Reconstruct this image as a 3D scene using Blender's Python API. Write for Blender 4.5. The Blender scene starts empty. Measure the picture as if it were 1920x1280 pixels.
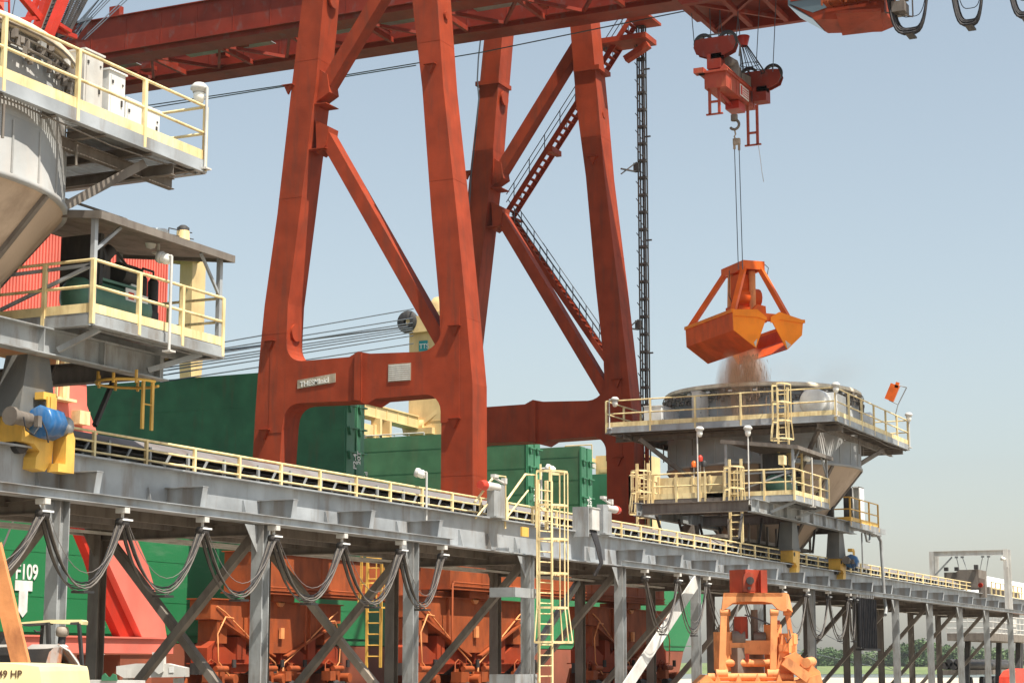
import bpy, math, random
from mathutils import Vector, Matrix
random.seed(7)
R = math.radians
scene = bpy.context.scene
col = scene.collection

# ---------------------------------------------------------------- camera
HZ, FPX, CH = 1242.0, 3603.0, 2.6
A1 = R(25.34)                      # heading: X runs along the quay, Y out over the water
PT = math.atan((HZ-640)/FPX)       # pitch up
FW = Vector((math.cos(A1)*math.cos(PT), math.sin(A1)*math.cos(PT), math.sin(PT)))
RT = Vector((math.sin(A1), -math.cos(A1), 0))
UP = Vector((-math.cos(A1)*math.sin(PT), -math.sin(A1)*math.sin(PT), math.cos(PT)))
cd = bpy.data.cameras.new('camera'); cam = bpy.data.objects.new('camera', cd); col.objects.link(cam)
cd.sensor_width = 36; cd.lens = FPX*36/1920; cd.clip_start = .5; cd.clip_end = 9000
cam.matrix_world = Matrix((( RT.x, UP.x, -FW.x, 0), (RT.y, UP.y, -FW.y, 0), (RT.z, UP.z, -FW.z, CH), (0,0,0,1)))
scene.camera = cam
# ---------------------------------------------------------------- sky and sun
SUN_EL, SUN_DIR = R(62), Vector((-.16, -.50, 0))
w = bpy.data.worlds.new('World'); scene.world = w; w.use_nodes = True
nt = w.node_tree; nt.nodes.clear()
sk = nt.nodes.new('ShaderNodeTexSky'); sk.sky_type = 'NISHITA'; sk.sun_disc = False
sk.sun_elevation = SUN_EL; sk.sun_rotation = math.atan2(SUN_DIR.x, SUN_DIR.y)
sk.air_density = 1.3; sk.dust_density = 1.5; sk.ozone_density = 2.2; sk.altitude = 0
bg = nt.nodes.new('ShaderNodeBackground'); bg.inputs[1].default_value = .098
wo = nt.nodes.new('ShaderNodeOutputWorld')
hz = nt.nodes.new('ShaderNodeHueSaturation'); hz.inputs['Hue'].default_value = .488; hz.inputs['Saturation'].default_value = .6
nt.links.new(sk.outputs[0], hz.inputs['Color']); nt.links.new(hz.outputs[0], bg.inputs[0]); nt.links.new(bg.outputs[0], wo.inputs[0])
ld = bpy.data.lights.new('sun', 'SUN'); ld.energy = 5.0; ld.angle = R(.5); ld.color = (1, .95, .86)
lo = bpy.data.objects.new('sun', ld); col.objects.link(lo)
sd = SUN_DIR.normalized()*math.cos(SUN_EL) + Vector((0,0,math.sin(SUN_EL)))
lo.rotation_euler = sd.to_track_quat('Z', 'Y').to_euler(); lo.location = (0,0,80)
vs = scene.view_settings
vs.view_transform = 'Standard'; vs.look = 'None'; vs.exposure = .62; vs.gamma = 1
scene.cycles.max_bounces = 6; scene.cycles.volume_bounces = 3

def W(x, y, X=None, Y=None, Z=None):
    """a pixel of the photograph carried out to a known plane of the place"""
    d = FW + RT*((x-960)/FPX) + UP*((640-y)/FPX)
    k = X/d.x if X is not None else (Y/d.y if Y is not None else (Z-CH)/d.z)
    return Vector((d.x*k, d.y*k, d.z*k+CH))

# ---------------------------------------------------------------- materials
def rgb(r, g, b):
    f = lambda c: (c/255/12.92 if c/255 <= .04045 else ((c/255+.055)/1.055)**2.4)
    return (f(r), f(g), f(b))
MC = {}
def paint(name, c, rough=.5, metal=0, dirt=(.12,.06,.03), amount=.25, scale=.6, streak=.2, bump=.015, var=.22, edge=(.47,.66), spec=.4, wave=None):
    m = bpy.data.materials.new(name); m.use_nodes = True; t = m.node_tree; n = t.nodes; L = t.links
    b = n['Principled BSDF']; b.inputs['Roughness'].default_value = rough; b.inputs['Metallic'].default_value = metal
    b.inputs['Specular IOR Level'].default_value = spec
    tc = n.new('ShaderNodeTexCoord'); mp = n.new('ShaderNodeMapping'); mp.inputs['Scale'].default_value = (scale*2.2, scale*2.2, scale*2.2*streak)
    L.new(tc.outputs['Object'], mp.inputs[0])
    nz = n.new('ShaderNodeTexNoise'); nz.inputs['Scale'].default_value = 1; nz.inputs['Detail'].default_value = 8; nz.inputs['Roughness'].default_value = .6
    L.new(mp.outputs[0], nz.inputs['Vector'])
    cr = n.new('ShaderNodeValToRGB'); cr.color_ramp.elements[0].position = edge[0]; cr.color_ramp.elements[1].position = edge[1]
    L.new(nz.outputs[0], cr.inputs[0])
    n2 = n.new('ShaderNodeTexNoise'); n2.inputs['Scale'].default_value = scale*.9; n2.inputs['Detail'].default_value = 5
    L.new(tc.outputs['Object'], n2.inputs['Vector'])
    hs = n.new('ShaderNodeHueSaturation'); hs.inputs['Color'].default_value = (*c, 1)
    mr = n.new('ShaderNodeMapRange'); mr.inputs[1].default_value = .3; mr.inputs[2].default_value = .7
    mr.inputs[3].default_value = 1-var; mr.inputs[4].default_value = 1+var
    L.new(n2.outputs[0], mr.inputs[0]); L.new(mr.outputs[0], hs.inputs['Value'])
    mx = n.new('ShaderNodeMix'); mx.data_type = 'RGBA'; mx.inputs[7].default_value = (*dirt, 1)
    ml = n.new('ShaderNodeMath'); ml.operation = 'MULTIPLY'; ml.inputs[1].default_value = amount
    L.new(cr.outputs[0], ml.inputs[0]); L.new(ml.outputs[0], mx.inputs[0]); L.new(hs.outputs[0], mx.inputs[6])
    L.new(mx.outputs[2], b.inputs['Base Color'])
    n3 = n.new('ShaderNodeTexNoise'); n3.inputs['Scale'].default_value = 9; n3.inputs['Detail'].default_value = 6
    L.new(tc.outputs['Object'], n3.inputs['Vector'])
    bp = n.new('ShaderNodeBump'); bp.inputs['Strength'].default_value = .35; bp.inputs['Distance'].default_value = bump
    L.new(n3.outputs[0], bp.inputs['Height']); L.new(bp.outputs[0], b.inputs['Normal'])
    r2 = n.new('ShaderNodeMapRange'); r2.inputs[3].default_value = max(.05, rough-.12); r2.inputs[4].default_value = min(1, rough+.18)
    L.new(nz.outputs[0], r2.inputs[0]); L.new(r2.outputs[0], b.inputs['Roughness'])
    MC[name] = m; return m
paint('crane_red', (.31,.045,.015), .6, amount=.5, dirt=(.15,.045,.026), scale=1.1, streak=.12, spec=.2, var=.2, edge=(.5,.66))
paint('boom_red', (.235,.028,.012), .55, spec=.25, amount=.5, dirt=(.16,.10,.09), scale=.8, streak=.6, edge=(.55,.68))
paint('bogie_orange', (.35,.080,.023), .6, spec=.25, amount=.55, dirt=(.16,.05,.025), scale=1.0, streak=.35)
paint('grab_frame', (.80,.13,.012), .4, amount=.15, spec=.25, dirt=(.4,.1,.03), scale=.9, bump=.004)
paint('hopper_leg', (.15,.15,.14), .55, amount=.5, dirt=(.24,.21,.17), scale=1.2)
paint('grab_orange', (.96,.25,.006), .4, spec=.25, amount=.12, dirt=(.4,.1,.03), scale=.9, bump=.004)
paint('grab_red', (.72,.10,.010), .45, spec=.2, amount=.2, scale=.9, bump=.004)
paint('worn_orange', (.78,.31,.11), .6, amount=.6, dirt=(.36,.12,.05), scale=1.6, streak=.4, edge=(.52,.68))
paint('worn_red', (.37,.055,.024), .55, amount=.5, dirt=(.45,.16,.06), scale=2.0, edge=(.52,.7))
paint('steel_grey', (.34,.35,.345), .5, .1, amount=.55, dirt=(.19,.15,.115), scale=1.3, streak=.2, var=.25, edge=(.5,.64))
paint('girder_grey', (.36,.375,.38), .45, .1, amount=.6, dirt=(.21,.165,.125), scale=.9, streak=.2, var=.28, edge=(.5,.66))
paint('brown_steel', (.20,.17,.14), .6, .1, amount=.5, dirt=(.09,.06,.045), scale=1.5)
paint('dark_steel', (.045,.043,.042), .6, .2, amount=.4, dirt=(.14,.11,.09), scale=1.5)
paint('black_rubber', (.025,.024,.026), .65, amount=.5, dirt=(.12,.10,.09), scale=3)
paint('cable_grey', (.16,.14,.12), .6, amount=.5, dirt=(.07,.06,.05), scale=4)
paint('hopper_tan', (.48,.36,.26), .6, edge=(.48,.62), amount=.5, dirt=(.22,.15,.10), scale=.35, streak=.35)
paint('hopper_grey', (.34,.34,.325), .6, amount=.4, dirt=(.38,.32,.27), scale=.7, streak=.3)
paint('rail_yellow', (.86,.69,.36), .45, amount=.5, dirt=(.45,.26,.09), scale=2, bump=.003)
paint('safety_yellow', (.80,.47,.09), .42, amount=.3, dirt=(.35,.20,.08), scale=1.6, bump=.004)
paint('pale_yellow', (.84,.70,.36), .45, amount=.2, dirt=(.5,.33,.14), scale=1.5, bump=.003)
paint('ship_green', (.024,.185,.065), .45, amount=.5, dirt=(.11,.24,.13), scale=.10, streak=5, edge=(.56,.70), spec=.25)
paint('hatch_sunlit', (.075,.165,.085), .55, amount=.5, dirt=(.12,.15,.08), scale=.7, streak=.2, edge=(.5,.68), spec=.2)  # lighter copy of the hatch green, grazing sun put into the colour
paint('hatch_green', (.036,.125,.060), .5, amount=.6, dirt=(.085,.085,.045), scale=.8, streak=.15, edge=(.55,.7), spec=.25)
paint('hatch_side', (.045,.18,.09), .45, amount=.3, dirt=(.05,.12,.06), scale=.5)
paint('ship_red', (.26,.07,.035), .6, amount=.4, scale=.3, streak=.5)
paint('beige', (.74,.53,.25), .5, amount=.3, dirt=(.45,.27,.12), scale=.5, bump=.004)
paint('pink_red', (.72,.17,.12), .45, amount=.25, dirt=(.55,.22,.17), scale=.5, bump=.004)
paint('harbour_red', (.45,.030,.013), .4, amount=.3, dirt=(.25,.04,.03), scale=.8)
paint('white_paint', (.80,.80,.77), .4, amount=.2, dirt=(.5,.42,.32), scale=1.2, bump=.003)
paint('off_white', (.62,.60,.55), .5, amount=.4, dirt=(.4,.33,.27), scale=1.2, bump=.003)
paint('rim_cream', (.74,.62,.44), .55, amount=.4, dirt=(.45,.33,.22), scale=1.5)
paint('bucket_grey', (.33,.27,.21), .6, amount=.3, dirt=(.2,.16,.12), scale=1)
paint('motor_blue', (.02,.12,.30), .35, amount=.35, dirt=(.22,.25,.27), scale=3)
paint('tank_green', (.08,.19,.13), .35, amount=.2, dirt=(.12,.12,.09), scale=2)
paint('signal_red', (.62,.05,.025), .4, amount=.2, scale=2)
paint('signal_orange', (.9,.16,.02), .35, amount=.1, scale=2)
paint('teal', (.01,.30,.32), .4, amount=.05, scale=1)
paint('plate_bronze', (.36,.28,.20), .5, amount=.5, dirt=(.6,.52,.40), scale=2.5)
paint('lettering', (.78,.76,.70), .5, amount=.25, dirt=(.4,.4,.33), scale=2)
paint('letter_brown', (.12,.06,.03), .5, amount=.1)
paint('belt_cover', (.20,.18,.17), .6, amount=.4, scale=.6)
paint('grain', (.60,.40,.26), .9, amount=.6, dirt=(.38,.22,.13), scale=4)
paint('wire', (.10,.12,.14), .5, .3, amount=.2)
paint('sky_plate', (.30,.32,.33), .7, amount=.6, dirt=(.2,.2,.18), scale=1)
paint('asphalt', (.25,.215,.17), .9, amount=.5, dirt=(.30,.26,.20), scale=.1, streak=1, bump=.02)
paint('concrete', (.50,.43,.32), .9, amount=.6, dirt=(.62,.55,.42), scale=.08, streak=1, bump=.03)
paint('grass', (.13,.175,.060), .9, amount=.7, dirt=(.20,.22,.09), scale=.05, streak=.5, bump=.2)
paint('leaf', (.070,.125,.040), .8, amount=.6, dirt=(.13,.18,.07), scale=.12, streak=1, bump=0)
paint('leaf_pale', (.11,.16,.065), .8, amount=.6, dirt=(.11,.15,.07), scale=.12, streak=1, bump=0)
paint('bark', (.09,.07,.05), .9)
paint('bucket_worn', (.46,.38,.33), .6, amount=.9, dirt=(.55,.19,.07), scale=1.5, streak=.25, edge=(.50,.56))
paint('lens', (.9,.88,.8), .2, amount=.05)
def glass(name, c, rough):
    m = bpy.data.materials.new(name); m.use_nodes = True; b = m.node_tree.nodes['Principled BSDF']
    b.inputs['Base Color'].default_value = (*c, 1); b.inputs['Roughness'].default_value = rough; b.inputs['Specular IOR Level'].default_value = .9
    MC[name] = m
glass('cab_glass', (.10,.14,.15), .12)
def watermat():
    m = bpy.data.materials.new('water'); m.use_nodes = True; t = m.node_tree; b = t.nodes['Principled BSDF']
    b.inputs['Base Color'].default_value = (.10,.11,.10,1); b.inputs['Roughness'].default_value = .18
    tc = t.nodes.new('ShaderNodeTexCoord'); nz = t.nodes.new('ShaderNodeTexNoise'); nz.inputs['Scale'].default_value = .35; nz.inputs['Detail'].default_value = 6
    bp = t.nodes.new('ShaderNodeBump'); bp.inputs['Strength'].default_value = .6; bp.inputs['Distance'].default_value = .25
    t.links.new(tc.outputs['Object'], nz.inputs['Vector']); t.links.new(nz.outputs[0], bp.inputs['Height']); t.links.new(bp.outputs[0], b.inputs['Normal'])
    MC['water'] = m
watermat()

# ---------------------------------------------------------------- mesh helpers
class MB:
    def __init__(s): s.v = []; s.f = []; s.sm = []
    def add(s, vs, fs, smooth=False):
        o = len(s.v); s.v += [Vector(v) for v in vs]
        for f in fs: s.f.append([i+o for i in f]); s.sm.append(smooth)
        return s
    def box(s, x0, x1, y0, y1, z0, z1):
        vs = [(x,y,z) for z in (z0,z1) for x,y in ((x0,y0),(x1,y0),(x1,y1),(x0,y1))]
        return s.add(vs, [(3,2,1,0),(4,5,6,7),(0,1,5,4),(1,2,6,5),(2,3,7,6),(3,0,4,7)])
    def cbox(s, c, sx, sy, sz, rz=0):
        c = Vector(c); q = Matrix.Rotation(rz, 3, 'Z'); o = len(s.v)
        s.box(-sx/2, sx/2, -sy/2, sy/2, -sz/2, sz/2)
        for i in range(o, len(s.v)): s.v[i] = q @ s.v[i] + c
        return s
    def loft(s, loops, smooth=False, cap=True):
        n = len(loops[0]); vs = [p for l in loops for p in l]; fs = []
        for k in range(len(loops)-1):
            for i in range(n):
                j = (i+1) % n; fs.append((k*n+i, k*n+j, (k+1)*n+j, (k+1)*n+i))
        s.add(vs, fs, smooth)
        if cap: s.add(loops[0], [tuple(range(n))[::-1]]); s.add(loops[-1], [tuple(range(n))])
        return s
    def frame(s, p, q, up=None):
        d = (Vector(q)-Vector(p)).normalized()
        u = Vector(up) if up else (Vector((0,0,1)) if abs(d.z) < .98 else Vector((1,0,0)))
        a = d.cross(u).normalized(); b = a.cross(d).normalized()
        return d, a, b
    def bar(s, p, q, w, h, up=None):
        p, q = Vector(p), Vector(q); d, a, b = s.frame(p, q, up)
        l = [a*sx*w/2 + b*sy*h/2 for sx, sy in ((-1,-1),(1,-1),(1,1),(-1,1))]
        return s.loft([[p+v for v in l], [q+v for v in l]])
    def ibeam(s, p, q, w, h, t=.03, up=None):
        p, q = Vector(p), Vector(q); d, a, b = s.frame(p, q, up)
        s.bar(p+b*(h/2-t/2), q+b*(h/2-t/2), w, t, up); s.bar(p-b*(h/2-t/2), q-b*(h/2-t/2), w, t, up)
        s.bar(p, q, t*.8, h-2*t, up); return s
    def tube(s, p, q, r, n=8, r2=None, cap=True):
        p, q = Vector(p), Vector(q); d, a, b = s.frame(p, q); r2 = r if r2 is None else r2
        c = [(a*math.cos(2*math.pi*i/n) + b*math.sin(2*math.pi*i/n)) for i in range(n)]
        return s.loft([[p+v*r for v in c], [q+v*r2 for v in c]], n > 4, cap)
    def path(s, pts, r, n=6):
        pts = [Vector(p) for p in pts]; loops = []; a0 = None
        for i, p in enumerate(pts):
            d = (pts[min(i+1, len(pts)-1)] - pts[max(i-1, 0)]).normalized()
            if a0 is None: _, a, b = s.frame(p, p+d)
            else:
                a = (a0 - d*a0.dot(d)).normalized(); b = a.cross(d)
            a0 = a
            loops.append([p+(a*math.cos(2*math.pi*k/n) + b*math.sin(2*math.pi*k/n))*r for k in range(n)])
        return s.loft(loops, n > 4)
    def prism(s, pts, off):
        """closed 3D polygon pushed along the vector off"""
        pts = [Vector(p) for p in pts]; off = Vector(off); return s.loft([pts, [p+off for p in pts]])
    def lathe(s, prof, c, n=24, axis=None, cap=False, a0=0, a1=2*math.pi):
        c = Vector(c); ax = Vector(axis) if axis else Vector((0,0,1)); _, a, b = s.frame((0,0,0), ax)
        full = abs(a1-a0-2*math.pi) < 1e-6; m = n if full else n+1
        loops = [[c + ax*z + (a*math.cos(a0+(a1-a0)*i/n) + b*math.sin(a0+(a1-a0)*i/n))*r for i in range(m)] for r, z in prof]
        vs = [p for l in loops for p in l]; fs = []
        for k in range(len(prof)-1):
            for i in range(n):
                j = (i+1) % m; fs.append((k*m+i, k*m+j, (k+1)*m+j, (k+1)*m+i))
        s.add(vs, fs, True)
        if cap and full: s.add(loops[0], [tuple(range(m))[::-1]]); s.add(loops[-1], [tuple(range(m))])
        return s
    def rail(s, pts, z, h=1.3, sp=1.8, r=.032, toe=.2, mids=1, ps=.07, drop=.28):
        """handrail along the xy line pts standing on level z: top tube, mid tube, toe board, flat posts"""
        P = [Vector((p[0], p[1], 0)) for p in pts]
        for a, b in zip(P[:-1], P[1:]):
            for k in range(mids+1):
                zz = z + h*(1 - k*(.5 if mids == 1 else .36)); s.tube(a+Vector((0,0,zz)), b+Vector((0,0,zz)), r, 7)
            if toe: s.bar(a+Vector((0,0,z+toe/2)), b+Vector((0,0,z+toe/2)), .02, toe)
            n = max(1, round((b-a).length/sp)); d = (b-a).normalized()
            for i in range(0 if (a-P[0]).length < 1e-6 else 1, n+1):
                if i == n and (b-P[0]).length < 1e-6: continue
                p = a+(b-a)*i/n; rz = math.atan2(d.y, d.x)
                s.cbox(p+Vector((0,0,z+h/2-drop/2)), ps, ps, h+drop, rz)
        return s
    def ladder(s, p, q, side, w=.45, sp=.3, r=.03):
        p, q, side = Vector(p), Vector(q), Vector(side).normalized()*w/2
        s.bar(p-side, q-side, r*1.4, r*2.4, side); s.bar(p+side, q+side, r*1.4, r*2.4, side)
        n = int((q-p).length/sp)
        for i in range(1, n): c = p+(q-p)*i/n; s.tube(c-side, c+side, r*.6, 5)
        return s
    def cage(s, p, q, side, out, w=.45, dpt=.75, sp=1.2, bars=5, flare=True):
        p, q, side, out = Vector(p), Vector(q), Vector(side).normalized(), Vector(out).normalized()
        n = max(1, round((q-p).length/sp)); cols = [[] for _ in range(bars)]
        for i in range(n+1):
            c = p+(q-p)*i/n; k = 1.22 if (flare and i == 0) else 1; arc = []
            for j in range(bars*2-1):
                t = math.pi*j/(bars*2-2); v = c - side*math.cos(t)*w*.8*k + out*(.12+math.sin(t)*dpt*k) ; arc.append(v)
                if j % 2 == 0: cols[j//2].append(v)
            arc = [c-side*w/2] + arc + [c+side*w/2]
            for a, b in zip(arc[:-1], arc[1:]): s.bar(a, b, .012, .07)
        for cl in cols:
            for a, b in zip(cl[:-1], cl[1:]): s.bar(a, b, .05, .02, out)
        return s
    def text(s, body, o, ux, uz, size, depth=.02, squeeze=1):
        """raised lettering: o lower-left corner, ux reading direction, uz up"""
        cu = bpy.data.curves.new('t', 'FONT'); cu.body = body; cu.size = size; cu.extrude = depth/2; cu.offset = size*.012
        ob = bpy.data.objects.new('t', cu); col.objects.link(ob)
        dg = bpy.context.evaluated_depsgraph_get(); me = ob.evaluated_get(dg).to_mesh()
        o, ux, uz = Vector(o), Vector(ux).normalized(), Vector(uz).normalized(); un = ux.cross(uz)
        s.add([o + ux*v.co.x*squeeze + uz*v.co.y + un*v.co.z for v in me.vertices], [tuple(p.vertices) for p in me.polygons])
        ob.evaluated_get(dg).to_mesh_clear(); bpy.data.objects.remove(ob); bpy.data.curves.remove(cu); return s
    def each(s, name, mat, parent):
        """link every separate piece as a part of its own"""
        par = list(range(len(s.v)))
        def fnd(i):
            while par[i] != i: par[i] = par[par[i]]; i = par[i]
            return i
        key = {}
        for i, v in enumerate(s.v):
            k = (round(v.x,4), round(v.y,4), round(v.z,4))
            if k in key: par[fnd(i)] = fnd(key[k])
            else: key[k] = i
        for f in s.f:
            for i in f[1:]: par[fnd(i)] = fnd(f[0])
        comp = {}
        for f, q in zip(s.f, s.sm): comp.setdefault(fnd(f[0]), []).append((f, q))
        out = []
        for fs in comp.values():
            m = MB(); ids = {}
            for f, q in fs:
                for i in f:
                    if i not in ids: ids[i] = len(m.v); m.v.append(s.v[i])
                m.f.append([ids[i] for i in f]); m.sm.append(q)
            out.append(m.build(name, mat, parent))
        return out
    def build(s, name, mat, parent=None, origin=None, label=None):
        if parent is not None: o = ORG[parent]
        elif origin is not None: o = Vector(origin)
        else:
            xs = [v.x for v in s.v]; ys = [v.y for v in s.v]; o = Vector(((min(xs)+max(xs))/2, (min(ys)+max(ys))/2, min(v.z for v in s.v)))
        me = bpy.data.meshes.new(name); me.from_pydata([v-o for v in s.v], [], s.f)
        me.polygons.foreach_set('use_smooth', s.sm); me.materials.append(MC[mat]); me.validate(); me.update()
        ob = bpy.data.objects.new(name, me); col.objects.link(ob)
        if parent is not None: ob.parent = parent
        else: ob.location = o
        ORG[ob] = o
        if label: ob['label'] = label
        return ob
ORG = {}
def tag(o, label, cat, group=None, kind=None):
    o['label'] = label; o['category'] = cat
    if group: o['group'] = group
    if kind: o['kind'] = kind
    return o
def thing(name, loc, label, cat, group=None):
    o = bpy.data.objects.new(name, None); col.objects.link(o); o.location = loc; o.empty_display_size = .3
    ORG[o] = Vector(loc); return tag(o, label, cat, group)
def solo(name, mb, mat, label, cat, group=None, kind=None): return tag(mb.build(name, mat), label, cat, group, kind)
def struct(name, mb, mat): o = mb.build(name, mat); o['kind'] = 'structure'; return o
def dup(o, off=None, parent=None, label=None, rz=0, at=None):
    c = o.copy(); col.objects.link(c)
    if parent is not None: c.parent = parent
    else:
        if at is not None: c.location = at
        elif off is not None: c.location = Vector(o.location)+Vector(off)
        if rz: c.rotation_euler.z = rz
        if label: c['label'] = label
        ORG[c] = Vector(c.location)
    for ch in [x for x in o.children]: dup(ch, parent=c)
    return c
def ordinal(i): return ['first','second','third','fourth','fifth','sixth','seventh','eighth','ninth','tenth','eleventh','twelfth'][i]
V = Vector
# ================================================================ SETTING
# ground: one sheet of quay concrete with the river cut beyond its edge
g = MB()
edge = [(-60,-400),(200,-400),(200,110),(190,110),(170,51.6),(-60,51.6)]
g.prism([V((x,y,-4)) for x,y in edge], (0,0,4)); struct('quay_ground', g, 'asphalt')
g = MB(); edge = [(200,-400),(900,-400),(900,-150),(420,-20),(345,60),(330,110),(200,110)]
g.prism([V((x,y,-4)) for x,y in edge], (0,0,4.05)); struct('sand_ground', g, 'concrete')
g = MB(); g.box(-700, 4000, -2500, 4500, -3.3, -3.0); struct('river_water', g, 'water')
# far bank: reed flat rising from the water about a kilometre away
g = MB(); rows = []
Fh = V((FW.x, FW.y, 0)).normalized()
def far(lat, dist, z): p = Fh*dist + RT*lat; return V((p.x, p.y, z))
NL = 160
for d, z in ((1000,-3.4),(1012,-2.2),(1040,.4),(1120,1.6),(1600,2.2),(5200,2.6)):
    rows.append([far(-2600+5200*i/NL, d+25*math.sin(i*.33)+12*math.sin(i*1.7), z+(.5*math.sin(i*2.3)+.4*random.random() if 1020<d<1500 else 0)) for i in range(NL+1)])
for a, b in zip(rows[:-1], rows[1:]):
    o = len(g.v); g.v += a+b
    for i in range(NL): g.f.append([o+i, o+i+1, o+NL+2+i, o+NL+1+i]); g.sm.append(True)
struct('far_river_bank', g, 'grass')

def tree_proto(seed, h, wd, mat, lobes):
    rnd = random.Random(seed); root = thing('tree', (0,0,0), 't', 'tree', 'trees along the far river bank')
    t = MB(); t.tube((0,0,-.5), (0,0,h*.45), .45, 7, .25)
    for k in range(5):
        a = k*1.3; t.tube((0,0,h*.2+k*.3), (math.cos(a)*wd*.3, math.sin(a)*wd*.3, h*.6), .18, 5, .06)
    t.build('trunk', 'bark', root)
    m = MB(); cs = []
    for _ in range(lobes):
        a = rnd.random()*6.28; rr = wd*.5*rnd.random()**.6
        cs.append((math.cos(a)*rr, math.sin(a)*rr, h*(.28+.5*rnd.random()), wd*(.16+.14*rnd.random())))
    cs.append((0,0,h*.72,wd*.25))
    for q in range(7): cs.append((math.cos(q*.9)*wd*.38,math.sin(q*.9)*wd*.38,h*.16,wd*.15))
    for cx, cy, cz, r in cs:
        for _ in range(75):
            th = rnd.random()*6.28; ph = math.acos(2*rnd.random()-1); rr = r*(.62+.42*rnd.random())
            c = V((cx+rr*math.sin(ph)*math.cos(th), cy+rr*math.sin(ph)*math.sin(th), cz+rr*.8*math.cos(ph)))
            if c.z < -.5: continue
            n = V((rnd.gauss(0,1), rnd.gauss(0,1), rnd.gauss(.4,1))).normalized(); _, a, b = m.frame((0,0,0), n); s = .5+rnd.random()*.7
            m.add([c-a*s, c-b*s*.7, c+a*s, c+b*s*.8], [(0,1,2,3)])
    m.build('crown', mat, root); return root
TP = [tree_proto(1, 13, 20, 'leaf', 13), tree_proto(2, 10, 19, 'leaf_pale', 11), tree_proto(3, 17, 18, 'leaf', 14), tree_proto(4, 7.5, 17, 'leaf_pale', 9)]
tx = [(1510,1070,3,.8),(1535,1060,0,.8),(1555,1075,2,.62),(1578,1065,0,.7),(1602,1080,3,.9),(1655,1075,1,.9),(1680,1085,3,.9),(1700,1062,0,.95),(1722,1050,2,.9),(1745,1058,0,1.0),(1770,1072,1,1.1),(1795,1075,3,1.0),(1812,1062,0,.75),(1830,1068,1,1.0),(1850,1080,3,1.1),(1870,1062,1,1.0),(1895,1070,0,.72),(1915,1070,1,.9),(1940,1075,3,1.0)]
wh = ['low bushy','broad','tall','rounded']
gaps = ['behind the grab standing on the quay','just right of the standing grab','between thin posts right of the grab','left of the hanging cable bundle','beside the hanging cable bundle','in the gap right of the cable bundle','on the low stretch right of the cable bundle','left flank of the tallest tree group','tallest, rising highest of the far bank','right flank of the tallest tree group','second from the tallest group','left of the post with the wide gusset head','behind the post with the wide gusset head','right of the post with the wide gusset head','in the wide gap before the portal','below the left leg of the portal','below the middle of the portal','below the right leg of the portal','at the right edge of the view']
for i, (px, d, k, sc) in enumerate(tx):
    lat = (px-960)/3653*d; p = far(lat, d, 1.0); o = TP[k] if not TP[k].get('used') else dup(TP[k], at=p)
    o['used'] = 1; o.location = p; o.scale = (sc, sc, sc*(.95 if k != 2 else 1)); o.rotation_euler.z = i*1.1
    o['label'] = '%s tree on the far bank, %s' % (wh[k if k < 3 else 3], gaps[i])
for o in list(bpy.data.objects):
    if 'used' in o: del o['used']

# ================================================================ TRESTLE
PX0, PP = 33.7, 8.1
tr = thing('conveyor_trestle', (80,29,0), 'long grey steel trestle on braced posts carrying the conveyor away to the right', 'trestle')
YN, YF, ZT, ZB = 27.1, 32.0, 7.18, 6.12
g = MB(); g.box(20, 150, YN, YN+.03, ZB+.04, ZT-.04); g.box(20, 150, YN-.22, YN+.25, ZT-.04, ZT); g.box(20, 150, YN-.2, YN+.23, ZB-.0, ZB+.04)
for i in range(64):
    x = 21.0+2.02*i; g.prism([(x,YN,ZB+.05),(x,YN-.17,ZB+.05),(x,YN-.05,ZB+.55),(x,YN,ZB+.55)], (.015,0,0))
g.build('girder', 'girder_grey', tr)
g = MB(); g.box(20, 150, YF-.02, YF+.01, ZB+.04, ZT-.04); g.box(20, 150, YF-.22, YF+.25, ZT-.04, ZT); g.box(20, 150, YF-.25, YF+.23, ZB, ZB+.04)
g.build('girder', 'girder_grey', tr)
# outrigger plates that carry the cable runway on the near side
for (xa, n) in ((29.87,7),(66.4,20)):
    pass
proto = None
def gusset(x):
    m = MB(); m.prism([(x,YN-.01,6.98-.28),(x,26.02,6.70),(x,26.10,6.20),(x,YN-.01,6.16)], (.02,0,0))
    m.box(x-.11, x+.13, 26.0, YN-.012, 6.702, 6.722)
    m.prism([(x-.09,26.10,6.20),(x+.11,26.10,6.20),(x+.11,26.02,6.70),(x-.09,26.02,6.70)], (0,-.015,0)); return m
gx = [33.92+4.04*k for k in (-2,-1,0,1,2,3,4)] + [66.3+4.04*k for k in range(0,20)]
g0 = gusset(gx[0]).build('bracket', 'girder_grey', tr)
for x in gx[1:]:
    c = g0.copy(); col.objects.link(c); c.location = (x-gx[0], 0, 0)
# runner rails
for x0, x1 in ((20, 50.6), (64.0, 150)):
    g = MB(); g.box(x0, x1, 25.98, 26.0, 6.02, 6.19); g.box(x0, x1, 25.85, 26.12, 6.19, 6.205); g.box(x0, x1, 25.85, 26.12, 6.0, 6.018); g.build('cable_runway', 'girder_grey', tr)
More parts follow.
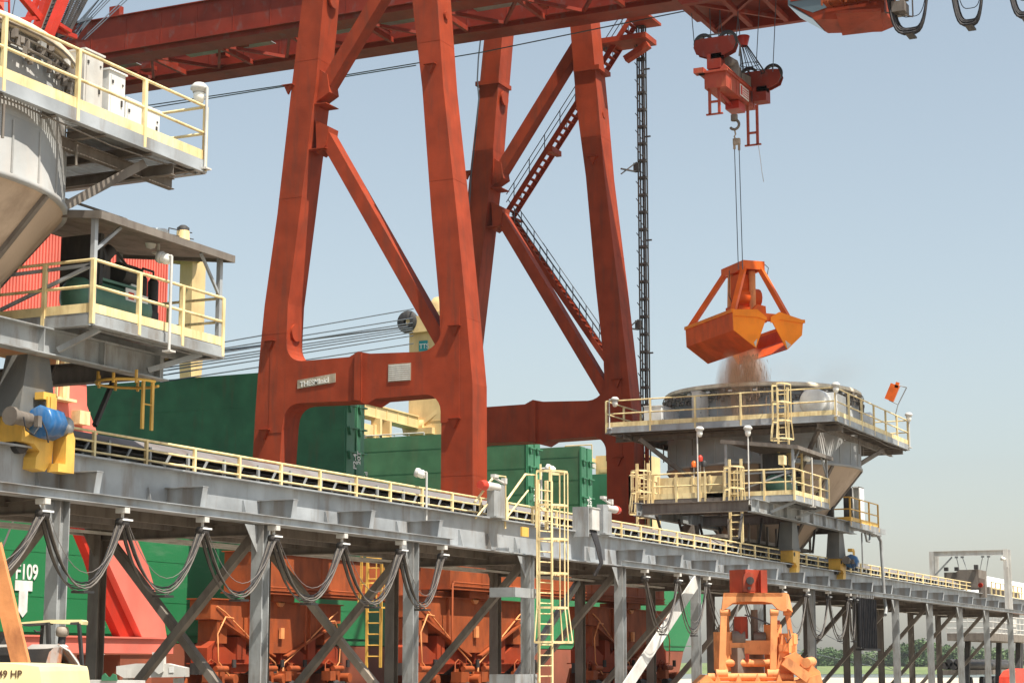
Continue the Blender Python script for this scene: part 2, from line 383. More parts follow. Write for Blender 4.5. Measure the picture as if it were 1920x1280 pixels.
# posts, braces
def hpost(x, y, z0, z1):
    m = MB(); w = .34; m.box(x-w/2, x+w/2, y-w/2, y-w/2+.03, z0, z1) if False else None
    m.box(x-w/2, x-w/2+.03, y-w/2, y+w/2, z0, z1); m.box(x+w/2-.03, x+w/2, y-w/2, y+w/2, z0, z1); m.box(x-w/2+.03, x+w/2-.03, y-.012, y+.012, z0, z1)
    m.box(x-.35, x+.35, y-.3, y+.3, 0, .04); m.box(x-.3, x+.3, y-.25, y+.25, z1-.03, z1)
    m.prism([(x-.17,y,z1-.06),(x-.75,y,z1-.06),(x-.17,y,z1-.75)], (0,.015,0)); return m
xs = [PX0+PP*k for k in range(-1, 14)]
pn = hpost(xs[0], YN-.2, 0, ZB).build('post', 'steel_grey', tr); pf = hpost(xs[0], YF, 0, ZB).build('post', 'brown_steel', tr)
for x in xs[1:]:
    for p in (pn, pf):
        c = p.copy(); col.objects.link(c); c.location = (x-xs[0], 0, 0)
def brace(x0, z0, x1, z1, y, mat='brown_steel', w=.2):
    m = MB(); m.bar((x0,y,z0), (x1,y,z1), w, .24); return m.build('brace', mat, tr)
# the bents are braced across the trestle
m = MB(); m.bar((xs[0],YN-.05,ZB-.25), (xs[0],YF-.15,.75), .2, .24, (1,0,0)); b0 = m.build('brace','brown_steel',tr)
for k in range(1, len(xs)): c = b0.copy(); col.objects.link(c); c.location = (PP*k, 0, 0)
for k in (2, 3): m = MB(); m.bar((xs[k]+.22,YF-.15,ZB-.25), (xs[k]+.22,YN-.05,.75), .2, .24, (1,0,0)); m.build('brace','brown_steel' if k == 2 else 'bucket_grey',tr)
brace(xs[5]+.2, 1.0, xs[6]-.2, ZB-.2, YF, 'steel_grey')
a = W(1305,1090,Y=26.6); b = W(1166,1300,Y=26.6); m = MB(); m.bar(a, b, .06, .55); m.build('brace', 'off_white', tr, label='wide pale plate brace')
for x in xs:   # cross beams and the slatted soffit under the walkway
    m = MB(); m.ibeam((x,YN,ZB-.16), (x,YF,ZB-.16), .22, .3); m.build('cross_beam', 'brown_steel', tr)
m = MB()
for i in range(150): x = 20+.87*i; m.box(x, x+.10, YN+.26, YF-.26, 6.3, 6.5)
for y in (28.3, 29.6, 30.8): m.box(20, 150, y, y+.12, 6.0, 6.28)
m.box(20, 150, YN+.28, YN+1.2, 6.62, 6.66); m.box(20,150,YF-1.2,YF-.28,6.62,6.66)
m.build('soffit', 'brown_steel', tr)
m = MB(); m.box(20,150,31.3,31.42,5.92,5.99); m.box(20,150,32.3,32.42,5.95,6.04); m.each('lit_flange_strip','off_white',tr)  # pale strips standing in for the sunlit bottom flange of the far girder
# handrails along the walkway
m = MB(); x = 21.49
while x < 129:
    if not (57.6 < x < 59): m.cbox((x,27.4,7.35), .075, .075, 1.0)
    x += 2.0
for z, r in ((7.83,.034),(7.60,.028),(7.36,.028)): m.tube((20,27.4,z), (128.8,27.4,z), r, 7)
m.build('handrail', 'rail_yellow', tr)
m = MB()
for z in (7.9, 7.5): m.tube((20,31.7,z), (128.8,31.7,z), .03, 6)
for i in range(54): m.cbox((21+2*i,31.7,7.5), .07, .07, .9)
m.build('handrail', 'rail_yellow', tr)
# access ladder with cage, on the near side
lt = MB(); c0 = W(1030,1300,Y=25.6); lx = c0.x+.05
lt.ladder((lx,25.75,0.2), (lx,25.75,8.45), (1,-.2,0), .72, .33, .035)
for s_ in (-.36,.36): lt.bar((lx+s_,25.75,8.45),(lx+s_,25.75,8.95),.04,.07)
LD = lt.build('access_ladder', 'rail_yellow', tr)
lc = MB(); lc.cage((lx,25.75,3.25), (lx,25.75,8.7), (1,-.2,0), (-.15,-1,0), .8, .62, 1.05, 5); lc.build('safety_cage', 'rail_yellow', LD)
lp = MB()
for z in (1.95, 4.65): lp.box(lx-1.6, lx-.1, 26.0, 26.12, z, z+.3); lp.box(lx-1.75, lx-1.6, 26.0, 26.9, z, z+.3)
lp.each('ladder_bracket', 'steel_grey', tr)
gt = MB()   # gate rails beside the ladder head
for y in (25.9, 27.0):
    gt.path([(lx-2.6,y,7.6),(lx-1.2,y,8.55),(lx-.4,y,8.6),(lx-.4,y,6.9)], .04, 6); gt.path([(lx-2.55,y,7.1),(lx-1.0,y,8.05)], .03, 6)
gt.tube((lx-2.6,25.9,7.0),(lx-2.6,25.9,7.7),.045,6); gt.box(lx-.4,lx+.7,25.9,26.0,7.5,7.6); gt.box(lx+.5,lx+.6,25.9,26.0,6.9,8.5)
gt.each('gate_rail', 'rail_yellow', tr)
kt = MB(); kt.cbox((lx-1.15,25.95,6.72), .5,.06,.3); kt.build('step_plate','safety_yellow',tr)

# ================================================================ CONVEYOR
cv = thing('belt_conveyor', (80,29.5,7.2), 'long covered belt conveyor running along the top of the grey trestle', 'conveyor')
m = MB(); m.prism([(20,28.2,7.78),(20,30.9,7.78),(20,30.4,8.0),(20,29.6,8.08),(20,28.6,8.0)], (109,0,0)); m.build('belt_cover', 'belt_cover', cv)
m = MB(); m.box(20, 129, 28.4, 30.7, 7.30, 7.36); m.box(20,129,28.5,30.6,7.62,7.68); m.build('belt', 'black_rubber', cv)
def idler(x):
    m = MB(); m.box(x-.04,x+.04,28.0,28.06,7.2,7.8); m.box(x-.04,x+.04,31.0,31.06,7.2,7.8); m.box(x-.05,x+.05,28.06,31.0,7.2,7.27); m.tube((x,28.1,7.5),(x,31,7.5),.05,6)
    m.bar((x+.5,28.02,7.25),(x+.85,28.02,7.7),.04,.05); return m
i0 = idler(22.3).build('idler_frame', 'steel_grey', cv)
for k in range(1, 66):
    c = i0.copy(); col.objects.link(c); c.location = (1.62*k, 0, 0)
m = MB()
for z in (7.28, 7.42): m.box(20,129,27.95,28.0,z,z+.05)
m.each('side_rail', 'brown_steel', cv)

# portal and drive at the far end
XP = 133.5
po = thing('conveyor_portal', (XP,28.4,6.1), 'pale grey steel portal frame over the far end of the conveyor', 'portal')
m = MB(); m.ibeam((XP,30.9,10.05),(XP,25.9,10.05),.25,.34); m.ibeam((XP,31,10.2),(XP,31,6.2),.3,.3,.03,(1,0,0)); m.build('portal_frame','off_white',po)
for dx in (0,.9): m = MB(); m.ibeam((XP+dx,25.95,10.25),(XP+dx,25.95,6.2),.3,.3,.03,(1,0,0)); m.build('leg','off_white',po)
m = MB(); m.ibeam((XP+.9,30.9,10.0),(XP+.9,31.0,6.2),.3,.3,.03,(1,0,0)); m.build('leg','off_white',po)
m = MB(); m.bar((XP,30.8,8.6),(XP,29.6,9.8),.1,.1); m.build('brace','steel_grey',po)
m = MB()
for y0, y1 in ((29.3,29.1),(28.9,28.55),(27.5,27.75),(27.1,27.3)): m.tube((XP,y0,9.8),(XP,y1,8.75),.03,5); m.cbox((XP,y0,9.78),.15,.2,.12)
m.each('sling','steel_grey',po)
dr = thing('belt_drive', (131,28.2,7.2), 'dark brown belt drive housing with red cap slung under the far portal', 'machine housing')
m = MB(); m.prism([(130,27.1,7.5),(130,29.4,7.5),(130,29.4,8.6),(130,28.6,8.6),(130,28.4,8.75),(130,27.1,8.75)],(2.6,0,0)); m.build('housing','brown_steel',dr)
m = MB(); m.cbox((129.8,29.2,8.8),.3,.25,.25); m.cbox((129.8,28.5,8.8),.3,.25,.25); m.cbox((129.8,27.2,8.9),.3,.25,.3); m.each('lug','dark_steel',dr)
m = MB(); m.lathe([(0,-.06),(.13,-.06),(.15,0),(.15,.2)],(129.9,26.95,7.7),14,(-1,0,0)); m.build('pulley_cap','signal_red',dr)
m = MB(); m.prism([(130,26.7,6.9),(130,27.08,6.9),(130,27.08,8.2),(130,26.7,8.1)],(.6,0,0)); m.build('side_plate','brown_steel',dr)

# festoon loops hanging from the runway
def festoon(x0, x1, y, z, sag, name, label, group, ncab=5, mat='cable_grey', r=.016, wdt=.10, hang=.18):
    t = thing(name, ((x0+x1)/2, y, z), label, 'cable loop', group)
    for k in range(ncab):
        m = MB(); yy = y + wdt*(k/(ncab-1)-.5); sg = sag*(1-.04*(k % 4)) if k else sag*.74; pts = []
        for i in range(15):
            u = i/14; pts.append((x0+.08+(x1-x0-.16)*(.5+.5*math.copysign(abs(2*u-1)**.9, 2*u-1)), yy, z-hang-sg*(1-abs(2*u-1)**(1.75+.07*k))))
        m.path(pts, r*(1.3 if k % 2 else .9)*(1 if k else .6), 5); m.build('cable', (mat if k % 3 else 'black_rubber') if k else 'belt_cover', t)
    m = MB(); m.cbox(((x0+x1)/2+.06,y,z-hang-sag-.01), .36, wdt+.1, .05); m.build('clamp','dark_steel',t); return t
def hanger(x, y, z, label):
    t = thing('cable_trolley', (x,y,z), label, 'cable trolley', 'cable trolleys hanging from the runway')
    m = MB(); m.box(x-.09,x+.09,y-.13,y+.13,z-.07,z+.05); m.cbox((x,y,z-.13),.05,.05,.16); m.build('carriage','off_white',t)
    m = MB(); m.lathe([(.0,-.12),(.11,-.12),(.11,.12),(.0,.12)],(x,y,z-.28),12,(0,1,0)); m.build('saddle','dark_steel',t)
    m = MB(); m.box(x-.16,x+.20,y-.14,y-.12,z-.24,z-.20); m.build('saddle_lip','white_paint',t); return t
hx = [28.3+.0, 32.02, 34.75, 37.84, 40.96, 44.32, 47.57, 50.1]
nmA = ['at the left frame edge','left of the stencilled hull mark','right of the leftmost trestle post','across the pink crane leg','left of the second near post','crossing the light diagonal brace','in front of the yellow crane ladder','last before the access ladder']
for i, x in enumerate(hx):
    hanger(x, 25.98, 5.93, 'white and black cable trolley under the runway, %s' % nmA[i])
    if i: festoon(hx[i-1], x, 25.98, 5.78, 1.5, 'festoon_loop', 'grey loop of power cables under the trestle, %s' % nmA[i], 'cable loops hanging under the near runway', 7, wdt=.24)
hx2 = [66.25, 69.7, 73.0, 77.3, 83.0, 86.6, 90.2, 93.8, 95.0]
nmB = ['right of the fourth near post','over the wide pale brace','left of the standing grab','at the left shoulder of the standing grab','at the right shoulder of the standing grab','right of the standing grab','over the gap before the cable bundle','just left of the hanging cable bundle','over the hanging cable bundle']
for i, x in enumerate(hx2):
    hanger(x, 25.98, 5.93, 'small white cable trolley under the far runway, %s' % nmB[i])
    if i: festoon(hx2[i-1], x, 25.98, 5.78, 1.95, 'festoon_loop', 'dark loop of power cables under the trestle, %s' % nmB[i], 'cable loops hanging under the far runway', 6)
cb = thing('cable_bundle', (97,25.98,3.0), 'dense black curtain of stored power cables hanging under the trestle beside thin posts', 'cable bundle')
m = MB(); rr = random.Random(4)
for i in range(9):
    x = 95.6+i*.33; m.tube((x,25.98,5.8),(x,25.98,3.35+rr.random()*.2),.13,6)
    m.tube((x+.12,25.85,5.8),(x+.1,25.85,3.3),.05,5)
m.each('cable','black_rubber',cb); m = MB(); m.box(95.4,98.6,25.7,26.15,3.22,3.32); m.build('clamp','dark_steel',cb)
m = MB()
for i in range(8): m.cbox((95.6+i*.36,25.98,5.95),.12,.2,.2)
m.each('carriage','off_white',cb)
# cable box on the trestle and its cables; brackets with red-capped sirens
bx = thing('junction_box', (62.6,26.4,7.2), 'pale grey electrical junction box with black cables hanging below, on the trestle edge', 'electrical box')
m = MB(); m.box(62.1,62.75,26.3,26.62,7.2,7.95); m.box(62.07,62.78,26.27,26.64,7.95,7.98); m.build('cabinet','off_white',bx)
m = MB(); m.box(61.98,62.05,26.4,27.0,6.95,8.0); m.box(62.8,63.05,26.5,27.0,7.2,7.85); m.each('back_plate','steel_grey',bx)
m = MB()
for k in range(6): m.path([(62.15+.1*k,26.4,7.2),(62.2+.07*k,26.2,6.6),(62.3+.045*k,26.1,6.05),(62.2+.03*k,26.3,5.6)],.03,6)
m.each('cable','black_rubber',bx)
for (px, pz, dirn, wher) in ((930,955,-1,'left of the access ladder'),(1133,985,1,'right of the junction box')):
    p = W(px, pz, Y=26.9); x = p.x
    s = thing('siren_bracket', (x,26.9,7.2), 'grey steel bracket with a red capped horn on the trestle, %s' % wher, 'horn bracket', 'horn brackets on the trestle')
    m = MB(); m.box(x-.45,x+.35,26.75,27.0,7.19,8.25); m.box(x-.5,x+.4,26.65,27.1,7.17,7.22); m.build('bracket','steel_grey',s)
    m = MB(); m.tube((x,26.85,8.15),(x+dirn*.95,26.85,8.15),.14,12); m.build('horn','off_white',s)
    m = MB(); m.tube((x+dirn*.95,26.85,8.15),(x+dirn*1.25,26.85,8.15),.17,12,.13); m.build('cap','signal_red',s)
    m = MB(); m.tube((x-.4,26.8,8.45),(x+.5,26.8,8.3),.04,6); m.cbox((x-.3,26.8,8.5),.3,.15,.1); m.cbox((x+.4,26.8,8.4),.15,.15,.18); m.build('linkage','off_white',s)
# ================================================================ GANTRY CRANE
XA, XB, DY = 76.0, 94.4, -.38
cr = thing('gantry_crane', (85.5,43.5,0), 'huge rust red gantry crane with four leaning box legs and a long double girder boom', 'crane')
S1 = [(7.0,47.97,49.55),(12,47.95,49.46),(14.3,47.82,49.36),(16.4,47.78,49.24),(19.3,47.68,48.98),(23.7,47.12,48.37),(30,46.35,47.70),(34,46.03,47.22),(41,45.4,46.5)]
S2 = [(7.0,37.92,39.5),(10.6,37.92,39.5),(14.9,37.94,39.5),(18.7,38.33,39.64),(22.8,38.78,40.07),(28.9,39.51,40.6),(33,39.84,41.14),(41,40.55,41.75)]
def leg(S, X, dy, dx=1.45, name='leg'):
    m = MB(); m.loft([[(X,y0+dy,z),(X+dx,y0+dy,z),(X+dx,y1+dy,z),(X,y1+dy,z)] for z,y0,y1 in S])
    return m
def arc(cx, cz, r, a0, a1, n=7): return [(cx+r*math.cos(R(a0+(a1-a0)*i/n)), cz+r*math.sin(R(a0+(a1-a0)*i/n))) for i in range(n+1)]
cross_poly = ([(48.6,17.6),(47.70,17.6)] + arc(46.86,17.35,.85,0,-90,6) + [(44.3,16.52),(43.82,16.74),(43.2,16.60)]
    + arc(40.55,17.55,1.05,-90,-180,6) + [(39.4,18.4),(38.6,18.4),(38.6,13.2),(39.53,13.2)] + arc(40.35,13.72,.82,180,90,6)
    + [(42.9,14.50),(43.35,14.26),(43.9,14.46),(46.6,14.52)] + arc(47.0,13.72,.8,90,0,5) + [(47.9,13.2),(48.6,13.2)])
for fi, (X, dy) in enumerate(((XA,0),(XB,DY))):
    for S in (S1, S2):
        lg = leg(S, X, dy).build('leg', 'crane_red', cr)
        m = MB()
        for z in (13.0, 17.2, 29.6):     # welded lugs, weld seams
            y0 = [s for s in S if s[0] <= z][-1]; yc = (y0[1]+y0[2])/2+dy+.1
            m.prism([(X-.004,yc-.22,z+.35),(X-.004,yc+.22,z+.35),(X-.004,yc,z-.1)], (-.14,0,0)); m.box(X-.24,X-.004,yc-.3,yc+.3,z+.35,z+.38)
        for z in (10.8, 17.9, 24.4, 31.1):
            k = [i for i, s in enumerate(S) if s[0] <= z][-1]; a, b = S[k], S[k+1]; u = (z-a[0])/(b[0]-a[0]); ya = a[1]+(b[1]-a[1])*u+dy; yb = a[2]+(b[2]-a[2])*u+dy
            m.box(X-.006, X+1.456, ya-.006, yb+.006, z, z+.025)
        m.each('lug', 'crane_red', lg)
        # collar below the boom
        m = MB(); y0 = S[-2]; m.box(X-.12, X+1.57, y0[1]+dy-.12+ (.0 if S is S2 else -.05), y0[2]+dy+.12, 34.9, 35.15); m.build('collar','crane_red',lg)
    m = MB(); m.prism([(X-.02,y+dy,z) for y,z in cross_poly], (1.42,0,0)); m.build('cross_beam','crane_red',cr)
    m = MB(); m.prism([(X-.14,43.6+dy,14.42),(X-.14,43.95+dy,14.5),(X-.14,43.95+dy,16.66),(X-.14,43.6+dy,16.62)], (.1,0,0))
    for i in range(18): m.cbox((X-.15,43.52+dy,14.6+.11*i),.03,.05,.05)
    m.build('splice_plate','crane_red',cr)
    # diagonals of the K
    ap = V((X+.7, 46.35+dy, 28.6))
    m = MB(); m.bar(ap+V((0,-.2,-1.1)), (X+.7,39.75+dy,17.0), .75, .62); m.build('diagonal','crane_red',cr)
    m = MB(); m.bar(ap+V((0,-.2,1.2)), (X+.7,41.3+dy,36.6), .75, .62); m.build('diagonal','crane_red',cr)
    m = MB()
    for s_ in (-1,1): m.prism([(X+.25,46.5+dy,28.6+s_*.45),(X+.25,45.75+dy,28.6+s_*.85),(X+.25,45.9+dy,28.6+s_*1.75),(X+.25,46.4+dy,28.6+s_*2.1)], (.9,0,0))
    for s_ in (.3,-1.9): m.box(X+.1,X+1.3,45.85+dy,46.9+dy,28.6+s_-.02,28.6+s_+.02)
    m.each('gusset','crane_red',cr)
    m = MB()    # manhole covers
    for y, z in ((37.92 if X == XA else 38.0, 32.5),): m.tube((X+.7,y+dy+1.85,z),(X+.7,y+dy+1.75,z),.2,16)
    m.tube((X+.72,47.74+dy,18.0),(X+.72,47.60+dy,18.0),.42,20); m.tube((X+.72,45.95+dy,34.2),(X+.72,45.84+dy,34.2),.42,20); m.each('manhole_cover','crane_red',cr)
# name plates on the first cross beam
m = MB(); m.prism([(XA-.024,47.05,15.20),(XA-.024,45.0,15.38),(XA-.024,45.0,15.80),(XA-.024,47.05,15.60)][::-1],(-.03,0,0)); npl = m.build('name_plate','plate_bronze',cr)
m = MB(); m.text('THESMInicl', (XA-.06,46.9,15.27), (0,-1,.085), (0,0,1), .36, .02, .92); m.build('lettering','lettering',npl)
m = MB(); m.box(XA-.055,XA-.024,41.05,42.22,15.22,16.03); wp = m.build('weathered_plate','plate_bronze',cr)
m = MB()
for i in range(8): m.box(XA-.062,XA-.056,41.08,42.19,15.27+.094*i,15.315+.094*i)
m.build('streak','lettering',wp)
# upper portal ties between the frames
# sill beams, equalizers, wheel trucks
for y, nm in ((38.7,'a'),(48.75,'b')):
    m = MB(); m.box(XA-2.6, XB+4.6, y-1.0, y+.4, 5.75, 7.55); m.box(XA-2.7,XB+4.7,y-1.1,y+.5,7.55,7.6); m.box(XA-2.7,XB+4.7,y-1.1,y+.5,5.70,5.75)
    for i in range(9): x = XA-2.6+i*3.1; m.box(x,x+.05,y-1.02,y-1.0,5.8,7.5)
    sb = m.build('sill_beam','bogie_orange',cr)
    m = MB(); m.tube((XA-2.5,y-1.1,6.0),(XB+4.4,y-1.1,6.0),.045,6); m.tube((XA-2.5,y-1.1,5.85),(XB+4.4,y-1.1,5.85),.03,6)
    for x in (XA-2.4,XA+2.2,XB-2.5): m.path([(x,y-1.1,6.0),(x-.15,y-1.12,5.9),(x-.18,y-1.12,3.2)],.045,6)
    m.each('conduit','bogie_orange',sb)
def equalizer(cx, cy):
    e = MB(); y0, y1 = cy-.55, cy+.55; T = 5.35
    pr = lambda mb, pts, a, b: mb.prism([(cx+x,a,z) for x,z in pts], (0,b-a,0))
    pr(e, [(-5.6,T),(5.6,T),(5.6,T-.85),(4.7,T-.9),(.7,T-2.3),(-.7,T-2.3),(-4.7,T-.9),(-5.6,T-.85)], y0, y1)
    e.box(cx-5.7,cx+5.7,y0-.12,y1+.12,T,T+.05); e.box(cx-.9,cx+.9,cy-.8,cy+.8,T+.05,5.69)
    for s in (-1,1):
        e.bar((cx+s*4.75,cy-.05,T-.97),(cx+s*.5,cy-.05,T-2.45),1.35,.08,(0,0,1)); e.prism([(cx+s*2.6-.03,y0-.13,T-1.68),(cx+s*2.6+.03,y0-.13,T-1.68),(cx+s*2.6+.03,y0-.13,T-.0),(cx+s*2.6-.03,y0-.13,T-.0)],(0,.13,0)); e.box(cx+s*4.6-.4,cx+s*4.6+.4,y0+.05,y1-.05,T-1.9,T-.9)
    root = e.build('equalizer_beam','bogie_orange',cr)
    d = MB(); d.tube((cx,y0-.12,5.45),(cx,y0,5.45),.3,14)
    for s in (-1,1): d.path([(cx+s*5.2,y0-.06,T-.3),(cx+s*4.6,y0-.1,T-.55),(cx+s*2.4,y0-.1,T-1.75),(cx+s*.4,y0-.08,T-2.75),(cx+s*.2,y0-.1,T-3.2)],.035,6)
    for s in (-1,1): d.path([(cx+s*4.0,y0-.14,T-.8),(cx+s*4.7,y0-.2,T-.75),(cx+s*5.3,y0-.2,T-1.5),(cx+s*5.2,y0-.2,T-2.7),(cx+s*4.4,y0-.25,T-3.3)],.035,6)
    d.cbox((cx+.05,y0-.12,T-1.4),.3,.12,.5); d.each('pipework','worn_orange',root)
    for s in (-1,1):      # secondary equalizers
        k = MB(); c = cx+s*3.0
        k.prism([(c-2.6,cy-.42,T-2.1),(c-1.9,cy-.42,T-1.75),(c-.5,cy-.42,T-2.35),(c+.5,cy-.42,T-2.35),(c+1.9,cy-.42,T-1.75),(c+2.6,cy-.42,T-2.1),(c+2.6,cy-.42,T-2.75),(c+1.6,cy-.42,T-2.75),(c+.4,cy-.42,T-3.2),(c-.4,cy-.42,T-3.2),(c-1.6,cy-.42,T-2.75),(c-2.6,cy-.42,T-2.75)],(0,.84,0))
        k.box(c-.35,c+.35,cy-.5,cy+.5,T-2.6,T-1.6); k.box(c-2.7,c+2.7,cy-.6,cy+.6,T-2.8,T-2.75); k.box(c-2.3,c-1.7,cy-.5,cy+.5,T-3.2,T-2.6); k.box(c+1.7,c+2.3,cy-.5,cy+.5,T-3.2,T-2.6)
        k.build('secondary_equalizer','crane_red',root)
        for q in (-1,1):
            t = MB(); x = c+q*2.0; z = .55
            t.prism([(x-1.25,cy-.5,z),(x+1.25,cy-.5,z),(x+1.25,cy-.5,z+.7),(x+.6,cy-.5,T-3.0),(x-.6,cy-.5,T-3.0),(x-1.25,cy-.5,z+.7)],(0,.12,0))
            t.prism([(x-1.25,cy+.38,z),(x+1.25,cy+.38,z),(x+1.25,cy+.38,z+.7),(x+.6,cy+.38,T-3.0),(x-.6,cy+.38,T-3.0),(x-1.25,cy+.38,z+.7)],(0,.12,0))
            t.tube((x+.9,cy-.95,1.9),(x+.9,cy-.4,1.9),.22,12); t.cbox((x-.8,cy-.75,2.0),.5,.5,.45); t.tube((x-.5,cy-.8,2.35),(x+.4,cy-.8,2.35),.13,8)
            t.path([(x-.9,cy-.6,1.3),(x-.9,cy-.62,2.6),(x-.6,cy-.62,2.75),(x-.2,cy-.62,2.6)],.03,5); t.box(x-.1,x+.15,cy-.62,cy-.5,1.6,2.6)
            tt = t.build('wheel_truck','bogie_orange',root)
            gq = MB(); gq.cbox((x+.55,cy-.62,1.45),.7,.3,.55); gq.tube((x-.2,cy-.85,1.6),(x-.75,cy-.85,1.6),.2,12); gq.cbox((x-.1,cy,2.35),1.6,.5,.5); gq.tube((x+1.1,cy-.7,2.4),(x+1.1,cy-.7,2.75),.1,8); gq.build('gear_case','dark_steel',root)
            wv = MB()
            for u in (-.62,.62): wv.tube((x+u,cy-.3,.42),(x+u,cy+.3,.42),.42,16)
            wv.each('wheel','dark_steel',root)
for cx in (XA+.6, XB+.7):
    for cy in (38.7, 48.75): equalizer(cx, cy)
m = MB(); m.ladder((XA+1.0,47.3,0.4),(XA+1.0,47.3,7.6),(1,0,0),.6,.32,.04); m.cage((XA+1.0,47.3,4.6),(XA+1.0,47.3,8.2),(1,0,0),(0,-1,0),.6,.6,1.0)
p = W(702,1100,X=XA-1); m = MB(); m.ladder((XA-1,p.y,2.4),(XA-1,p.y,8.2),(0,1,0),.7,.45,.05); m.cage((XA-1,p.y,5.0),(XA-1,p.y,8.2),(0,1,0),(-1,0,0),.7,.6,1.0)
m.build('access_ladder','safety_yellow',cr)
# boom: two box girders with bracing and a plated walkway between
for i, (x0, x1) in enumerate(((85.0,86.3),(89.8,91.2))):
    m = MB(); m.box(x0, x1, -12, 135, 36.72, 38.75); m.box(x0-.18,x1+.15,-12,135,38.75,38.8); m.box(x0-.22,x1+.12,-12,135,36.66,36.72)
    m.box(x0-.02 if i else x0+.05, x1+.1, -12, 135, 36.42, 36.66)
    for k in range(60): y = -10+k*2.4; m.box(x0-.02,x0,y,y+.04,36.75,38.72)
    m.build('boom_girder','boom_red',cr)
m = MB()
for k in range(31):
    y = -10+4.6*k; m.bar((86.35,y,36.6),(89.75,y,36.6),.22,.28); m.bar((86.35,y,36.62),(89.75,y+2.3,36.62),.16,.18); m.bar((89.75,y+2.3,36.62),(86.35,y+4.6,36.62),.16,.18)
m.build('boom_bracing','boom_red',cr)
m = MB(); m.box(91.25,93.3,-12,80,37.55,37.62); m.bar((93.3,-12,37.5),(93.3,80,37.5),.08,.3)  # added walkway outboard of the boom, put in to shade the rear legs
for k in range(24): m.bar((91.2,-10+3.8*k,37.0),(93.2,-10+3.8*k,37.5),.12,.12)
m.build('shade_walkway','boom_red',cr)
m = MB()
for k in range(45):
    if k % 3 != 2: m.box(87.0,89.2,-8+3.1*k,-5.3+3.1*k,37.3,37.34)
m.each('walkway_plate','sky_plate',cr)
m = MB(); rr = random.Random(5)
for k in range(40):
    y = -8+rr.random()*100; m.cbox((86.6+rr.random()*2.9,y,36.85+rr.random()*.4),.3+rr.random()*.4,.3+rr.random()*.6,.25)
    if k % 3 == 0: m.tube((87,y,36.7),(89.5,y+.4,37.0),.05,5)
m.build('boom_fitting','boom_red',cr)
m = MB()   # posts and hardware above the boom
m.cbox((85.2,65.3,39.1),.4,.7,.7)
m.bar((85.2,56.6,38.8),(85.2,56.9,39.6),.08,.12); m.bar((85.2,56.5,38.8),(85.2,56.1,39.2),.08,.08)
m.each('top_fitting','boom_red',cr)
m = MB(); cpt = [W(x,y,X=91.6) for x,y in ((1330,12),(1130,52),(905,98),(780,119),(540,159),(270,199))]; m.path(cpt,.035,5); m.tube(cpt[3]+V((0,0,-.12)),cpt[5]+V((0,0,-.18)),.035,5)
m.build('trolley_cable','wire',cr)
# stairs behind the second frame
def stair(p, q, name='stair'):
    p, q = V(p), V(q); m = MB(); d = (q-p).normalized(); up = V((1,0,0)); L = (q-p).length
    for dx in (0,.95): m.bar(p+V((dx,0,0)), q+V((dx,0,0)), .06, .30, up.cross(d))
    n = int(L/.42)
    for i in range(n): c = p+(q-p)*(i+.5)/n; m.cbox(c+V((.47,0,.02)), .9, .24, .05)
    s = m.build('stair','crane_red',cr)
    m = MB()
    for dx in (0,.95):
        for h in (.95,.5): m.tube(p+V((dx,0,h+.15)), q+V((dx,0,h+.15)), .028, 5)
        for i in range(8): c = p+(q-p)*(i+.5)/8+V((dx,0,0)); m.tube(c, c+V((0,0,1.1)), .028, 5)
    m.build('stair_rail','wire',s)
stair((96.6,46.1,27.9),(96.6,38.4,38.3)); stair((96.6,46.0,27.6),(96.6,39.6,18.4))
m = MB(); m.box(96.5,97.8,45.6,46.9,27.55,27.65); m.box(94.6,97.6,36.9,38.2,38.0,38.15)
m.box(95.9,97.6,37.2,40.3,36.9,37.2); m.bar((96.4,38.6,35.9),(96.4,37.2,36.6),.5,.35); m.each('landing','crane_red',cr)
m = MB(); m.box(95.2,96.5,42.6,42.9,30.8,31.1); m.build('stair_tie','crane_red',cr)
# thin ladder mast beside the far leg
MY = 37.75; m = MB()
for dx, dy_ in ((0,0),(.32,0),(0,.40),(.32,.40)): m.bar((97+dx,MY+dy_,9.4),(97+dx,MY+dy_,46),.07,.07)
k = 0; z = 9.6
while z < 46:
    for a, b in (((0,0),(0,.4)),((0,.4),(.32,.4)),((0,0),(.32,0)),((.32,0),(.32,.4))): m.bar((97+a[0],MY+a[1],z),(97+b[0],MY+b[1],z),.09,.12)
    m.bar((97,MY,z),(97,MY+.55,z+.8),.04,.04); z += .98
m.bar((97.1,MY+.15,9.4),(97.1,MY+.15,46),.08,.1); 
for z in (14.5,19.3,25.6,31.5,35.4): m.bar((97,MY,z),(97,MY-.35,z),.08,.08)
for z in (20.6, 29.5): m.bar((95.8,38.7,z),(97,MY+.5,z+.05),.08,.08); m.bar((95.8,38.7,z-.3),(97,MY+.5,z+.6),.06,.06); m.cbox((97,MY+.5,z+.3),.25,.3,.5)
m.build('ladder_mast','dark_steel',cr)
m = MB(); pts = [W(x,y,X=94.2) for x,y in ((901,75),(897,110),(895,150),(898,185),(895,215),(891,260),(884,320),(879,400))]; m.path(pts,.045,6); m.build('conduit','wire',cr)
m = MB(); m.bar((XB+1.5,37.4,8),(XB+1.5,37.4,14.5),.18,.18);  m.build('conduit','crane_red',cr)
